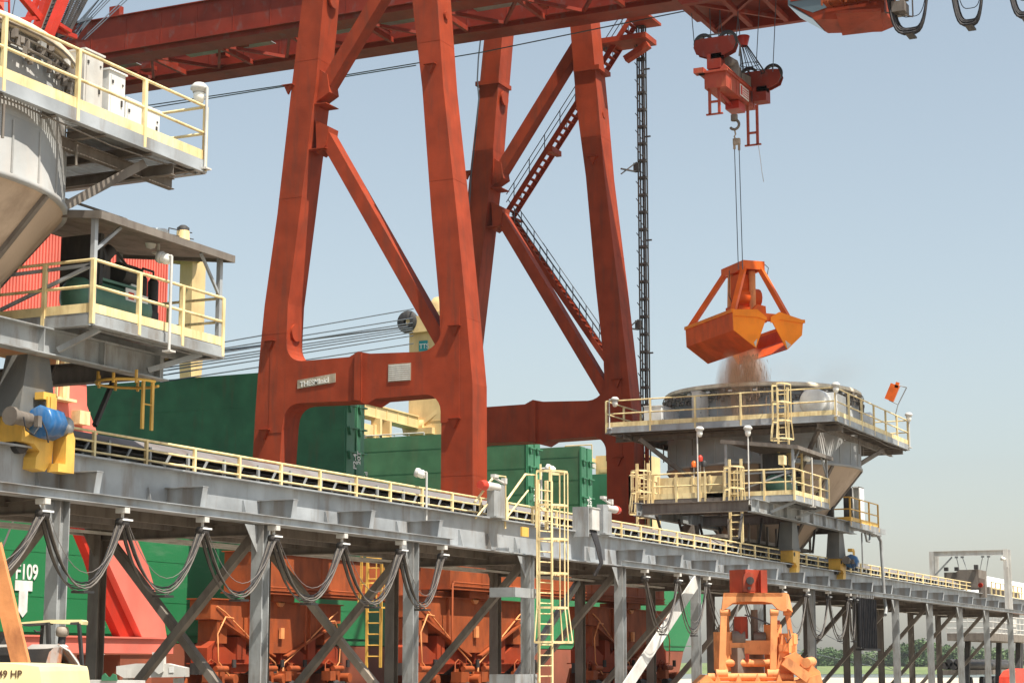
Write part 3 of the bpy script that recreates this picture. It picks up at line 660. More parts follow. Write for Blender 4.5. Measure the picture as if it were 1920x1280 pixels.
# ---- trolley with cabin
ty = thing('crane_trolley', (88,28,34), 'red trolley with operator cabin under the boom', 'trolley')
m = MB(); m.prism([(85.6,32.6,36.3),(85.6,31.3,34.6),(85.6,25.6,34.6),(85.6,24.9,36.3)],(.35,0,0)); m.prism([(90.4,32.6,36.3),(90.4,31.3,34.6),(90.4,25.6,34.6),(90.4,24.9,36.3)],(.35,0,0))
for y in (31.2,29.3,27.4,25.8): m.bar((85.9,y,34.75),(90.4,y,34.75),.25,.25)
m.bar((85.9,31.2,34.8),(90.4,27.4,34.8),.18,.18); m.bar((85.9,27.4,34.8),(90.4,31.2,34.8),.18,.18); m.box(85.9,90.4,25.5,32.2,35.3,35.36)
m.build('trolley_frame','boom_red',ty)
m = MB()
for y in (31.8,25.6):
    for x in (85.8,90.5): m.tube((x-.1,y,36.5),(x+.2,y,36.5),.3,14)
m.each('wheel','dark_steel',ty)
def cp(x, y, X): return W(x, y, X=X)
cab = MB(); A = cp(1495,62,84.6); 
y1, y0 = 25.3, 23.3
cab.prism([(84.4,25.4,35.6),(84.4,25.4,33.3),(84.4,24.2,32.4),(84.4,21.6,32.1),(84.4,20.9,32.3),(84.4,20.9,35.6)],(2.2,0,0)); cb_ = cab.build('cabin','crane_red',ty)
m = MB(); m.prism([(84.36,25.44,35.6),(84.36,25.44,33.35),(84.36,24.3,32.75),(84.36,23.6,32.9),(84.36,23.6,35.6)],(.03,0,0)); m.prism([(84.4,25.45,35.5),(84.4,25.45,33.4),(84.4,24.3,32.5),(84.4,24.3,32.44),(84.4,25.5,33.3),(84.4,25.5,35.5)],(2.0,0,0)); m.build('window','cab_glass',cb_)
m = MB(); m.box(84.37,84.39,21.9,23.1,34.4,34.95); m.build('window_frame','white_paint',cb_)
for y_, z_ in ((22.0,34.47),(24.2,34.3),(23.55,34.3)): m = MB(); m.box(84.33,84.365,y_,y_+(1.0 if y_ == 22.0 else .5),z_,z_+(.4 if y_ == 22.0 else .7)); m.build('window','cab_glass',cb_)
m = MB(); m.box(84.3,84.36,20.95,25.35,33.45,33.55); m.box(84.3,84.36,23.25,23.35,33.5,35.5); m.box(84.3,84.36,21.5,21.6,33.5,35.5); m.build('cabin_frame','boom_red',cb_)
m = MB(); m.box(83.5,84.35,20.2,23.6,32.9,33.0); m.rail([(83.5,23.6),(83.5,20.2)],33.0,1.1,1.1,.03,.18); 
for i in range(5): m.box(83.5,84.35,23.3-.6*i,23.35-.6*i,32.82,32.9)
m.build('cabin_platform','bogie_orange',ty)
m = MB(); m.prism([(83.7,23.0,32.3),(83.7,20.9,32.1),(86.2,21.4,32.0),(86.2,23.4,32.05)],(0,0,.14)); m.build('belly_plate','crane_red',ty)
m = MB(); 
for a, b in (((84.5,19.6,31.9),(84.5,19.6,33.7)),((84.5,19.6,33.7),(84.5,20.6,34.9)),((84.5,19.6,33.7),(84.5,20.9,33.4)),((84.5,19.6,31.9),(84.5,20.9,32.3))): m.tube(a,b,.035,6)
m.cbox((84.6,20.2,32.4),.9,.6,.5); m.cbox((84.6,20.0,33.0),.3,.35,.5); m.build('floodlight_bracket','brown_steel',ty)
m = MB(); m.bar((84.2,20.6,32.9),(84.2,19.3,35.4),.25,.4); m.build('strut','boom_red',ty)
m = MB(); m.lathe([(.16,0),(.2,.15),(.1,.5),(.08,.7)],(83.6,21.5,33.3),12,None,True); m.build('lamp','white_paint',ty)
# festoon loops of the boom
yl = [(20.95,18.55),(17.95,16.1),(15.4,13.6)]
for i, (ya, yb) in enumerate(yl):
    t = thing('boom_festoon_loop', (84.4,(ya+yb)/2,33), 'black cable loop under the boom, %s of three at top right' % ('leftmost','middle','rightmost')[i], 'cable loop', 'cable loops hanging from the boom')
    for k in range(6):
        m = MB(); dp = [5.35,5.2,5.1,5.3,5.0,4.4][k]; m.path([(84.4+.12*(k-2), (ya+yb)/2+(ya-yb)/2*(1-.03*k)*math.copysign(abs(2*u/20-1)**.62, 2*u/20-1), 36.4-dp*(1-abs(2*u/20-1)**2.6)) for u in range(21)], .055 if k < 5 else .02, 6); m.build('cable','black_rubber',t)
    m = MB(); m.cbox((84.6,(ya+yb)/2,36.4-5.35),.9,.35,.08); m.build('clamp','dark_steel',t)
# ---- head block hung from the trolley
hb = thing('head_block', (88,29.3,29.3), 'red lifting beam with sheave housings hanging by thin ropes under the trolley', 'lifting beam')
m = MB(); m.box(85,89.5,28.85,29.95,29.95,30.7); m.box(84.85,89.7,28.75,30.25,30.7,30.8); m.prism([(85.0,28.7,30.8),(85.0,29.2,30.8),(85.0,28.95,31.1)],(4.6,0,0)); m.box(84.7,85.2,29.9,30.4,30.7,30.95)
for i in range(5): m.box(85.6+i*.9,85.64+i*.9,28.83,28.85,29.97,30.7)
m.build('beam','worn_red',hb)
m = MB(); m.box(87.0,88.3,28.80,28.828,30.05,30.62); pl = m.build('sign_plate','white_paint',hb)
m = MB(); m.box(87.06,87.28,28.785,28.799,30.1,30.56)
for i in range(4): m.box(87.38,88.2,28.785,28.799,30.12+.12*i,30.155+.12*i)
m.build('marking','signal_red',pl)
m = MB()
for i in range(9):
    a = -1.3+i*.33; m.bar((87.8,29.35,29.6),(87.6+1.8*math.sin(a),29.35+.3*math.cos(a),29.92),.07,.07)
m.cbox((87.8,29.35,29.7),1.0,.7,.4); m.build('hook_frame','harbour_red',hb)
for X, p_ in ((85.3,W(1340,214,X=85.3)),(88.7,W(1412,272,X=88.7))):
    m = MB(); y = p_.y; zz_ = p_.z
    for dy_ in (-.24,.24): m.bar((X,y+dy_,29.95),(X,y+dy_,zz_),.12,.12)
    m.bar((X,y-.24,zz_+.62),(X,y+.24,zz_+.62),.1,.1); m.bar((X,y-.42,zz_),(X,y+.42,zz_),.12,.07); m.build('leg','worn_red',hb)
def sheave(X, yc, z, name='sheave_housing'):
    m = MB(); pts = [(yc+a*.72,z+b*.8) for a,b in ((-1.35,.55),(-1.5,.1),(-1.3,-.35),(-.6,-.6),(.6,-.6),(1.3,-.35),(1.5,.1),(1.35,.55),(.9,.6),(-.9,.6))]
    for dx in (-.22,.22): m.prism([(X+dx,y,zz) for y,zz in pts],(.05,0,0))
    m.cbox((X,yc,z-.75),.7,.7,.75); m.cbox((X-.1,yc-.1,z-.5),.5,.5,.3); s = m.build('sheave_housing','worn_red' if False else 'boom_red',hb)
    m = MB()
    for q in (-.62,.62): m.lathe([(.36,-.08),(.5,-.08),(.45,0),(.5,.08),(.36,.08),(.36,-.08)],(X,yc+q,z+.30),20,(1,0,0)); m.bar((X,yc+q-.4,z+.3),(X,yc+q+.4,z+.3),.06,.08); m.bar((X,yc+q,z-.1),(X,yc+q,z+.7),.06,.08)
    m.each('sheave','dark_steel',s)
a = W(1342,90,X=85.9); sheave(85.9,a.y,a.z); a = W(1427,152,X=89.0); sheave(89.0,a.y,a.z)
m = MB(); m.cbox((87.2,29.2,31.2),1.2,.6,.8,.2); m.cbox((88.2,29.1,31.1),.9,.5,.6,-.2); m.tube((86.2,29.2,31.6),(87.2,29.2,31.7),.28,10); m.path([W(x,y,X=86.5) for x,y in ((1310,75),(1330,66),(1362,62),(1378,68),(1388,85),(1386,105))],.04,5)
m.build('rope_gear','brown_steel',hb)
b_ = W(1394,78,X=88.2); bk = V((88.2,b_.y,b_.z-33.5)); m = MB(); m.lathe([(.2,33.25),(.32,33.75),(.3,33.77),(.18,33.27)],bk,18); m.build('cable_basket_cone','harbour_red',hb)
m = MB()
for i in range(10):
    a = 2*math.pi*i/10; m.tube(bk+V((.2*math.cos(a),.2*math.sin(a),33.25)), bk+V((.45*math.cos(a)+.2,.6*math.sin(a)-.4,31.9)),.024,5)
for i in range(16):
    a, b = 2*math.pi*i/16, 2*math.pi*(i+1)/16; m.tube(bk+V((.45*math.cos(a)+.2,.6*math.sin(a)-.4,31.9)),bk+V((.45*math.cos(b)+.2,.6*math.sin(b)-.4,31.9)),.026,5); m.tube(bk+V((.36*math.cos(a)+.12,.48*math.sin(a)-.25,32.3)),bk+V((.36*math.cos(b)+.12,.48*math.sin(b)-.25,32.3)),.02,5)
m.build('cable_basket','dark_steel',hb)
m = MB()
for x, y, xt, yt in ((1302,85,1295,30),(1333,72,1331,45),(1347,70,1351,45),(1355,70,1349,45),(1388,75,1383,45),(1380,80,1385,45),(1418,120,1425,28),(1449,135,1456,20)):
    m.tube(W(x,y,X=88), W(xt,yt,X=88)+V((0,0,.8)), .022, 5)
m.each('hoist_rope','wire',hb)
# hook and slings
hk = thing('crane_hook', (88,29.4,28.0), 'rusty brown hook with shackle and two wire slings below the lifting beam', 'hook')
m = MB(); c = W(1377,234,X=87.8); m.path([c+V((0,.24*math.sin(a)*-1,.24*math.cos(a))) for a in [i*.32-.3 for i in range(15)]],.07,8); m.tube(c+V((0,0,.2)),c+V((0,0,.5)),.18,10); m.build('hook','brown_steel',hk)
m = MB(); m.path([c+V((0,0,-.2)),c+V((0,-.05,-.5)),c+V((0,.02,-.6)),(88,29.35,27.95)],.04,6); m.cbox((88,29.38,28.0),.2,.34,.3); m.cbox((88,29.5,27.75),.1,.1,.25); m.cbox((88,29.26,27.7),.1,.1,.3); m.build('shackle','plate_bronze',hk)
m = MB(); m.tube((88,29.50,27.8),(88,29.42,21.55),.022,5); m.tube((88,29.26,27.8),(88,29.2,21.55),.022,5); m.each('sling','wire',hk)
m = MB(); m.path([W(x,y,X=88) for x,y in ((1422,272),(1426,300),(1429,325),(1432,341))],.016,4); m.build('tag_line','off_white',hk)

# ================================================================ HANGING GRAB
def grab_hang():
    C = V((90,29.9,0)); u = V((.707,-.707,0)); v = V((.707,.707,0)); zz = V((0,0,1))
    P = lambda a, b, z: C+u*a+v*b+zz*z
    zt = W(1362,592,X=88.0).z
    t = thing('clamshell_grab', (90,29.9,17.0), 'bright orange clamshell grab hanging open over the far hopper and dropping grain', 'grab')
    Lh = 2.7
    for s in (-1, 1):
        sh = [(-1.9,0),(-.6,.05),(-.1,-.28),(-.68,-1.75),(-1.86,-.95)] if s < 0 else [(.12,-.25),(.6,.0),(1.9,-.30),(1.82,-1.0),(1.0,-1.75)]
        m = MB()
        for b in (-Lh, Lh-.06): m.prism([P(a,b,zt+z) for a,z in sh], v*.06)
        m.each('end_plate','grab_orange',t)
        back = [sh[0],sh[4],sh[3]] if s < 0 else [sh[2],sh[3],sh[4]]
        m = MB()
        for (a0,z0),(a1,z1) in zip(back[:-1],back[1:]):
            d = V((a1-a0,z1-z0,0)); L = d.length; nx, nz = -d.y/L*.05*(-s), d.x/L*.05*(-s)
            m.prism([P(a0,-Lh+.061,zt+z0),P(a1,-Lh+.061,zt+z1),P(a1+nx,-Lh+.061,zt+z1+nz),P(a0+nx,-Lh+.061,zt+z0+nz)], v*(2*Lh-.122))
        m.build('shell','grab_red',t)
        m = MB(); a0, z0 = (sh[0] if s < 0 else sh[2])
        m.prism([P(a0-.06*1,-Lh-.02,zt+z0-.08),P(a0+.1,-Lh-.02,zt+z0-.08),P(a0+.1,-Lh-.02,zt+z0+.08),P(a0-.06,-Lh-.02,zt+z0+.08)], v*(2*Lh+.04))
        m.prism([P(sh[0][0],-Lh-.05,zt+sh[0][1]-.25),P(sh[1][0],-Lh-.05,zt+sh[1][1]-.3),P(sh[2][0],-Lh-.05,zt+sh[2][1]-.1),P(sh[2][0],-Lh-.05,zt+sh[2][1]+.05),P(sh[1][0],-Lh-.05,zt+sh[1][1]+.08),P(sh[0][0],-Lh-.05,zt+sh[0][1]+.05)], v*.05)
        m.build('rim','grab_orange',t)
        m = MB(); q = -1 if s < 0 else 1; m.prism([P(q*.7 if s<0 else 1.0,-Lh-.01,zt-1.7),P(q*.8 if s<0 else 1.2,-Lh-.01,zt-1.5),P(q*.62 if s<0 else .9,-Lh-.01,zt-1.3)], v*.012)
        m.build('wear_plate','off_white',t)
    # crown frame and arms
    m = MB(); zc = W(1388,498,X=90).z
    m.prism([P(-.55,-1.25,zc-.42),P(.62,-1.25,zc-.42),P(.62,-1.25,zc),P(-.55,-1.25,zc)], v*.12); m.prism([P(-.55,1.13,zc-.42),P(.62,1.13,zc-.42),P(.62,1.13,zc),P(-.55,1.13,zc)], v*.12)
    for a in (-.55,.5): m.prism([P(a,-1.13,zc-.42),P(a+.12,-1.13,zc-.42),P(a+.12,-1.13,zc),P(a,-1.13,zc)], v*2.26)
    m.prism([P(-.43,-1.1,zc-.1),P(.5,-1.1,zc-.1),P(.5,-1.1,zc-.04),P(-.43,-1.1,zc-.04)], v*2.2); m.build('crown_frame','grab_frame',t)
    for sa, sb in ((-1,-1),(1,-1),(-1,1),(1,1)):
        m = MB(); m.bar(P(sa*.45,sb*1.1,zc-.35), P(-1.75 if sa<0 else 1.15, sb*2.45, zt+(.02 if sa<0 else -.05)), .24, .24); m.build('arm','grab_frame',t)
    m = MB(); m.cbox(C+zz*(zc-1.5),.9,.9,1.9,R(45)); m.cbox(P(0,0,zc-2.6),.8,1.5,.9,R(45)); m.tube(P(-.5,-.2,zc-1.7),P(.75,-.2,zc-1.7),.5,14); m.cbox(P(.1,-.1,zt+.35),1.0,1.0,.6,R(20)); m.build('drive_block','grab_red',t)
    m = MB(); m.tube(P(.25,-.6,zc-.4),P(.25,-.6,zc-2.9),.17,10); m.tube(P(-.4,.5,zc-.4),P(-.5,.5,zc-2.9),.14,8); m.each('cylinder','worn_orange',t)
    m = MB(); m.prism([P(-.35,-1.6,zt-.35),P(.5,-1.6,zt-.25),P(.45,-1.6,zt+.55),P(0,-1.6,zt+.62),P(-.3,-1.6,zt+.3)], v*.3); m.prism([P(-.1,-2.3,zt-.35),P(.15,-2.3,zt-.35),P(.3,-2.3,zt),P(-.2,-2.3,zt)], v*4.6); m.prism([P(-.75,-Lh+.1,zt-.35),P(.7,-Lh+.1,zt-.35),P(.7,-Lh+.1,zt-.02),P(-.75,-Lh+.1,zt+.02)], v*.3); m.prism([P(-.75,Lh-.4,zt-.35),P(.7,Lh-.4,zt-.35),P(.7,Lh-.4,zt-.02),P(-.75,Lh-.4,zt+.02)], v*.3); m.build('hinge_beam','grab_frame',t)
    m = MB(); m.path([P(.6,-1.2,zc-.1),P(.85,-1.2,zc-.3),P(.8,-1.1,zc-.8),P(.55,-.9,zc-.6)],.02,5); m.path([P(-.7,0,zc-.3),P(-.75,0,zc-1.6),P(-.4,0,zc-2.2)],.02,5); m.each('hose','dark_steel',t)
    return C, zt
GC, GZ = grab_hang()
# falling grain: core of streaks and scattered grains, one mass
m = MB(); rr = random.Random(11)
top = V((89.6,29.7,GZ-1.75)); u_ = V((.707,-.707,0)); v_ = V((.707,.707,0)); ZBOT = 14.6
for i in range(1300):
    h = rr.random(); wv = .28+.75*h**.8; a = rr.gauss(-.1*h,.5)*wv+.1; b = rr.gauss(0,.75)*(.8+.5*h)
    if i % 14 == 0: a -= 1.1*h**1.5+.3; b *= .3
    c = top+u_*a+v_*b+V((0,0,-(top.z-ZBOT)*h)); L = .15+.6*rr.random()*h; r = .006+.010*rr.random()
    m.add([c+V((r,0,0)),c+V((-r*.5,r,0)),c+V((-r*.5,-r,0)),c+V((rr.gauss(0,.03),rr.gauss(0,.03),-L)),c+V((0,0,L*.5))],[(0,1,3),(1,2,3),(2,0,3),(1,0,4),(2,1,4),(0,2,4)])
tag(m.build('falling_grain','grain'), 'brown grain pouring from the open grab into the far hopper', 'grain', kind='stuff')
def volmat(name, colr, dens, sc):
    mt = bpy.data.materials.new(name); mt.use_nodes = True; t = mt.node_tree; t.nodes.clear(); o = t.nodes.new('ShaderNodeOutputMaterial')
    pv = t.nodes.new('ShaderNodeVolumePrincipled'); pv.inputs['Color'].default_value = (*colr,1); pv.inputs['Anisotropy'].default_value = .2
    tc = t.nodes.new('ShaderNodeTexCoord'); mp = t.nodes.new('ShaderNodeMapping'); mp.inputs['Scale'].default_value = sc
    nz = t.nodes.new('ShaderNodeTexNoise'); nz.inputs['Detail'].default_value = 3; nz.inputs['Scale'].default_value = 1
    # fade to nothing towards the shell of the puff
    gd = t.nodes.new('ShaderNodeTexGradient'); gd.gradient_type = 'SPHERICAL'; m2 = t.nodes.new('ShaderNodeMapping'); m2.vector_type = 'POINT'
    mr = t.nodes.new('ShaderNodeMapRange'); mr.inputs[1].default_value = .36; mr.inputs[2].default_value = .66; mr.inputs[4].default_value = dens
    mu = t.nodes.new('ShaderNodeMath'); mu.operation = 'MULTIPLY'
    L = t.links; L.new(tc.outputs['Object'],mp.inputs[0]); L.new(mp.outputs[0],nz.inputs['Vector']); L.new(nz.outputs[0],mr.inputs[0])
    L.new(tc.outputs['Object'],m2.inputs[0]); L.new(m2.outputs[0],gd.inputs[0]); L.new(gd.outputs[1],mu.inputs[0]); L.new(mr.outputs[0],mu.inputs[1]); L.new(mu.outputs[0],pv.inputs['Density']); L.new(pv.outputs[0],o.inputs['Volume'])
    MC[name] = mt; return m2
def puff(name, c, rx, ry, rz, colr, dens, nsc, label, cat):
    m = MB(); n = 14; prof = [(max(.001,math.sin(math.pi*i/n)), -math.cos(math.pi*i/n)) for i in range(n+1)]
    m.lathe(prof,(0,0,0),24); m.f = [f[::-1] for f in m.f]
    m2 = volmat(name+'_air', colr, dens, (nsc[0]*rx,nsc[1]*ry,nsc[2]*rz)); o = m.build(name, name+'_air', origin=(0,0,0)); o.location = c; o.scale = (rx,ry,rz)
    return tag(o, label, cat, kind='stuff')
puff('grain_dust', top+V((-.1,.1,-2.0)), 1.45,1.45,2.9, (.97,.72,.50), 8, (2.2,2.2,.25), 'brown dusty core of the grain stream under the open grab', 'dust')
puff('dust_cloud', W(1530,705,X=93), 3.6,3.6,1.7, (.97,.84,.74), .09, (.4,.4,.6), 'faint pinkish dust cloud drifting above the far hopper', 'dust')
# ================================================================ MOBILE HOPPERS
HOP = {}
def hopper(key, label, cx, cy, x0, x1, y0, y1, zd, br, bx0, bx1, legs, struts, rh=1.95):
    """round grain hopper on a railed rectangular platform; main beams and legs run on the trestle"""
    h = thing('mobile_hopper', (cx, cy, 7.2), label, 'hopper'); HOP[key] = h; n = 64
    rim = zd+rh; low = zd-.55
    m = MB(); m.lathe([(br,low),(br,rim-.1),(br-.05,rim-.1),(br-.05,low)],(cx,cy,0),n); m.build('bowl_wall','hopper_grey',h)
    m = MB(); m.lathe([(br+.1,rim-.12),(br+.16,rim-.1),(br+.16,rim+.08),(br+.06,rim+.16),(br-.1,rim+.16),(br-.25,rim+.06),(br-.2,rim-.04),(br+.1,rim-.12)],(cx,cy,0),n); m.build('bowl_rim','rim_cream',h)
    # skirt below the deck and cone
    m = MB(); m.lathe([(br,low),(br+.02,low-.05),(br+.02,zd-1.75),(br+.1,zd-1.78),(br+.1,zd-1.9),(br,zd-1.9)],(cx,cy,0),n)
    for i in range(32): a = 2*math.pi*i/32; m.cbox((cx+(br+.02)*math.cos(a),cy+(br+.02)*math.sin(a),zd-1.2),.05,.05,1.1,a)
    m.build('skirt','hopper_grey',h)
    zc = zd-1.9; m = MB(); m.lathe([(br,zc),(1.25,zc-4.4),(1.0,zc-5.0),(1.0,zc-5.5)],(cx,cy,0),n); cn = m.build('cone','hopper_tan',h)
    m = MB()
    for i in range(8):
        a = 2*math.pi*(i+.35)/8; d = V((math.cos(a),math.sin(a),0)); m.bar(V((cx,cy,zc))+d*(br+.02), V((cx,cy,zc-4.4))+d*1.32,.16,.12,d)
    m.each('stiffener','brown_steel',cn)
    # dust flaps round the inside of the rim
    rr = random.Random(3); m = MB()
    for i in range(420):
        a = 2*math.pi*i/420+rr.random()*.02; r = br+.06+.2*rr.random(); z = rim-.22-.5*rr.random(); m.cbox((cx+r*math.cos(a),cy+r*math.sin(a),z),.06+.08*rr.random(),.04+.12*rr.random(),.05+.16*rr.random(),a+rr.random())
    for k in range(3):
        z = rim-.12-.2*k; m.lathe([(br+.2,z),(br+.24,z+.03),(br+.2,z+.06),(br+.2,z)],(cx,cy,0),n)
    m.build('dust_flap','brown_steel',h)
    m = MB()
    for i in range(26): a = 2*math.pi*i/26; m.cbox((cx+(br+.2)*math.cos(a),cy+(br+.2)*math.sin(a),rim-.25),.1,.2,.1,a)
    m.build('flap_clip','off_white',h)
    # filler deck between bowl and rectangle
    loops = MB(); k = 64
    for zz, flip in ((zd,0),(zd-.06,1)):
        ins, out = [], []
        for i in range(k):
            a = 2*math.pi*i/k; c, s = math.cos(a), math.sin(a); ins.append(V((cx+(br+.02)*c, cy+(br+.02)*s, zz)))
            t = min(((x1-cx)/c if c > 1e-6 else (x0-cx)/c if c < -1e-6 else 1e9), ((y1-cy)/s if s > 1e-6 else (y0-cy)/s if s < -1e-6 else 1e9)); out.append(V((cx+t*c, cy+t*s, zz)))
        corn = [V((x0,y0,zz)),V((x1,y0,zz)),V((x1,y1,zz)),V((x0,y1,zz))]
        o = len(loops.v); loops.v += ins+out
        for i in range(k): j = (i+1)%k; loops.f.append([o+i,o+j,o+k+j,o+k+i][::-1] if flip else [o+i,o+j,o+k+j,o+k+i]); loops.sm.append(False)
        for cc in corn:
            ang = math.atan2(cc.y-cy,cc.x-cx) % (2*math.pi); i = int(ang/(2*math.pi)*k); loops.add([out[i],cc,out[(i+1)%k]],[(0,1,2)])
    m = MB(); x = x0+.06
    while x < x1-.06:        # open bar grating round the bowl
        q = br*br-(x-cx)**2
        if q > 0: q = math.sqrt(q)+.03; m.box(x,x+.045,y0+.04,cy-q,zd-.05,zd); m.box(x,x+.045,cy+q,y1-.04,zd-.05,zd)
        else: m.box(x,x+.045,y0+.04,y1-.04,zd-.05,zd)
        x += .105
    pf = m.build('platform_deck','steel_grey',h)
    m = MB(); zf = zd-.14
    for a, b in (((x0,y0),(x1,y0)),((x1,y0),(x1,y1)),((x1,y1),(x0,y1)),((x0,y1),(x0,y0))): m.bar((*a,zf-.02),(*b,zf-.02),.07,.29); m.bar((*a,zf-.16),(*b,zf-.16),.16,.03)
    m.build('edge_beam','girder_grey',pf)
    m = MB()
    for i in range(9):
        x = x0+.4+(x1-x0-.8)*i/8
        for ya, yb in ((y0,cy-math.sqrt(max(0,br*br-(x-cx)**2))-.05 if abs(x-cx)<br else cy),(cy+math.sqrt(max(0,br*br-(x-cx)**2))+.05 if abs(x-cx)<br else cy, y1)): m.ibeam((x,ya,zd-.26),(x,yb,zd-.26),.12,.2,.02)
    for y in (y0+.9,y1-.9): m.ibeam((x0,y,zd-.48),(x1,y,zd-.48),.16,.26,.02)
    for x in (x0+1.2,x1-1.2): m.ibeam((x,y0,zd-.5),(x,y1,zd-.5),.16,.26,.02)
    m.build('joist','brown_steel',pf)
    m = MB(); m.rail([(x0,y0),(x1,y0),(x1,y1),(x0,y1),(x0,y0)],zd,1.28,2.25,.036,.22,1,.09,.3); m.build('handrail','rail_yellow',h)
    # raking struts under the platform
    m = MB(); zb = 9.75
    tgt = [(bx0+1.0,27.0),(bx1-1.0,27.0),(bx1-1.0,31.8),(bx0+1.0,31.8)]
    srcs = [(x0+1.6,y0+.6),(x1-1.6,y0+.6),(x1-1.6,y1-.6),(x0+1.6,y1-.6)]
    for p_, q_ in struts: m.bar(p_,q_,.16,.2)
    m.each('strut','brown_steel',h)
    for (tx_,ty_) in ((cx+.65,26.9),(cx-4.6,26.9),(cx+.65,32.0),(cx-4.6,32.0)): m2_ = MB(); m2_.bar((tx_,ty_,9.7),(tx_,ty_,11.7),.26,.26); m2_.build('column','dark_steel',h)
    m = MB()
    for i in range(10):
        a = 2*math.pi*i/10+.2; r = br+.3; m.tube((cx+r*math.cos(a),cy+r*math.sin(a),zd-.5),(cx+r*math.cos(a)*1.0,cy+r*math.sin(a),zd-.9-.5*rr.random()),.035,5)
    m.path([(x0+.2,y0+.12,zd-.34),(cx-3,y0+.1,zd-.42),(cx,y0+.1,zd-.36),(cx+3,y0+.12,zd-.46),(x1-.2,y0+.1,zd-.36)],.02,5)
    m.path([(x0,cy-3,zd-1.2),(cx-2,y0+2.4,zd-1.15),(x1,cy-3,zd-1.2)],.035,5); m.each('pipework','brown_steel',h)
    # frame beams
    bm = MB()
    for y in (26.6,32.0): bm.ibeam((bx0,y,9.42),(bx1,y,9.42),.36,.58,.03)
    fb = bm.build('main_beam','steel_grey',h)
    m = MB()
    for y in (26.6,32.0):
        x = bx0+.5
        while x < bx1: m.box(x,x+.025,y-.17,y+.17,9.16,9.68); x += 2.1
    m.each('stiffener','steel_grey',fb)
    m = MB()
    for x in (bx0+.2,(bx0+bx1)/2,bx1-.25): m.ibeam((x,26.8,9.42),(x,31.8,9.42),.3,.5,.03)
    m.each('cross_frame','brown_steel',h)
    # legs with bogies
    for i, (lx_, ly_) in enumerate(legs):
        m = MB(); y = ly_
        m.loft([[(lx_-.62,y-.34,7.85),(lx_+.62,y-.34,7.85),(lx_+.62,y+.34,7.85),(lx_-.62,y+.34,7.85)],[(lx_-.36,y-.3,9.13),(lx_+.36,y-.3,9.13),(lx_+.36,y+.3,9.13),(lx_-.36,y+.3,9.13)]])
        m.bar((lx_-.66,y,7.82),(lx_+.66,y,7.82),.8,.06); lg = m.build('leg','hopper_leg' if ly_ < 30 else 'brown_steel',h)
        m = MB(); m.prism([(lx_-.5,y-.34,7.79),(lx_+.5,y-.34,7.79),(lx_+.52,y-.34,6.9),(lx_+.30,y-.34,6.66),(lx_-.02,y-.34,6.70),(lx_-.0,y-.34,6.95),(lx_+.1,y-.34,7.08),(lx_-.1,y-.34,7.22),(lx_-.5,y-.34,7.24)],(0,.6,0))
        m.prism([(lx_+.5,y-.36,7.79),(lx_+.5,y-.30,6.75),(lx_+.5,y-.05,6.75),(lx_+.5,y-.05,7.79)],(.06,0,0)); bo = m.build('bogie','safety_yellow',lg) if False else m.build('bogie','safety_yellow',h)
        m = MB(); m.tube((lx_-.3,y-.31,7.62),(lx_-.3,y-.36,7.62),.1,12)
        for k in range(3): m.cbox((lx_+.57,y-.2,7.55-.28*k),.03,.12,.08)
        m.tube((lx_-.25,y-.15,7.22),(lx_-.25,y+.15,7.22),.22,14); m.tube((lx_+.3,y-.15,7.2),(lx_+.3,y+.15,7.2),.2,14); m.each('wheel','dark_steel',bo)
    # chute above the belt
    m = MB(); m.prism([(cx-1.6,28.6,7.95),(cx+1.6,28.6,7.95),(cx+1.3,28.9,zc-5.2),(cx-1.3,28.9,zc-5.2)],(0,1.6,0)); m.box(bx0+1.5,bx1-1.5,28.4,30.6,8.15,8.3)
    for i in range(10): x = bx0+2+i*(bx1-bx0-4)/9; m.box(x,x+.12,28.3,28.4,8.1,9.0)
    m.build('chute','brown_steel',h)
    m = MB()
    for i in range(6): x = bx0+1.2+i*(bx1-bx0-2.4)/5; m.bar((x,27.6,8.0),(x+.8,27.7,9.2),.1,.1); m.bar((x+.9,31.5,8.0),(x,31.5,9.2),.1,.1)
    m.each('under_brace','dark_steel',h)
    return h

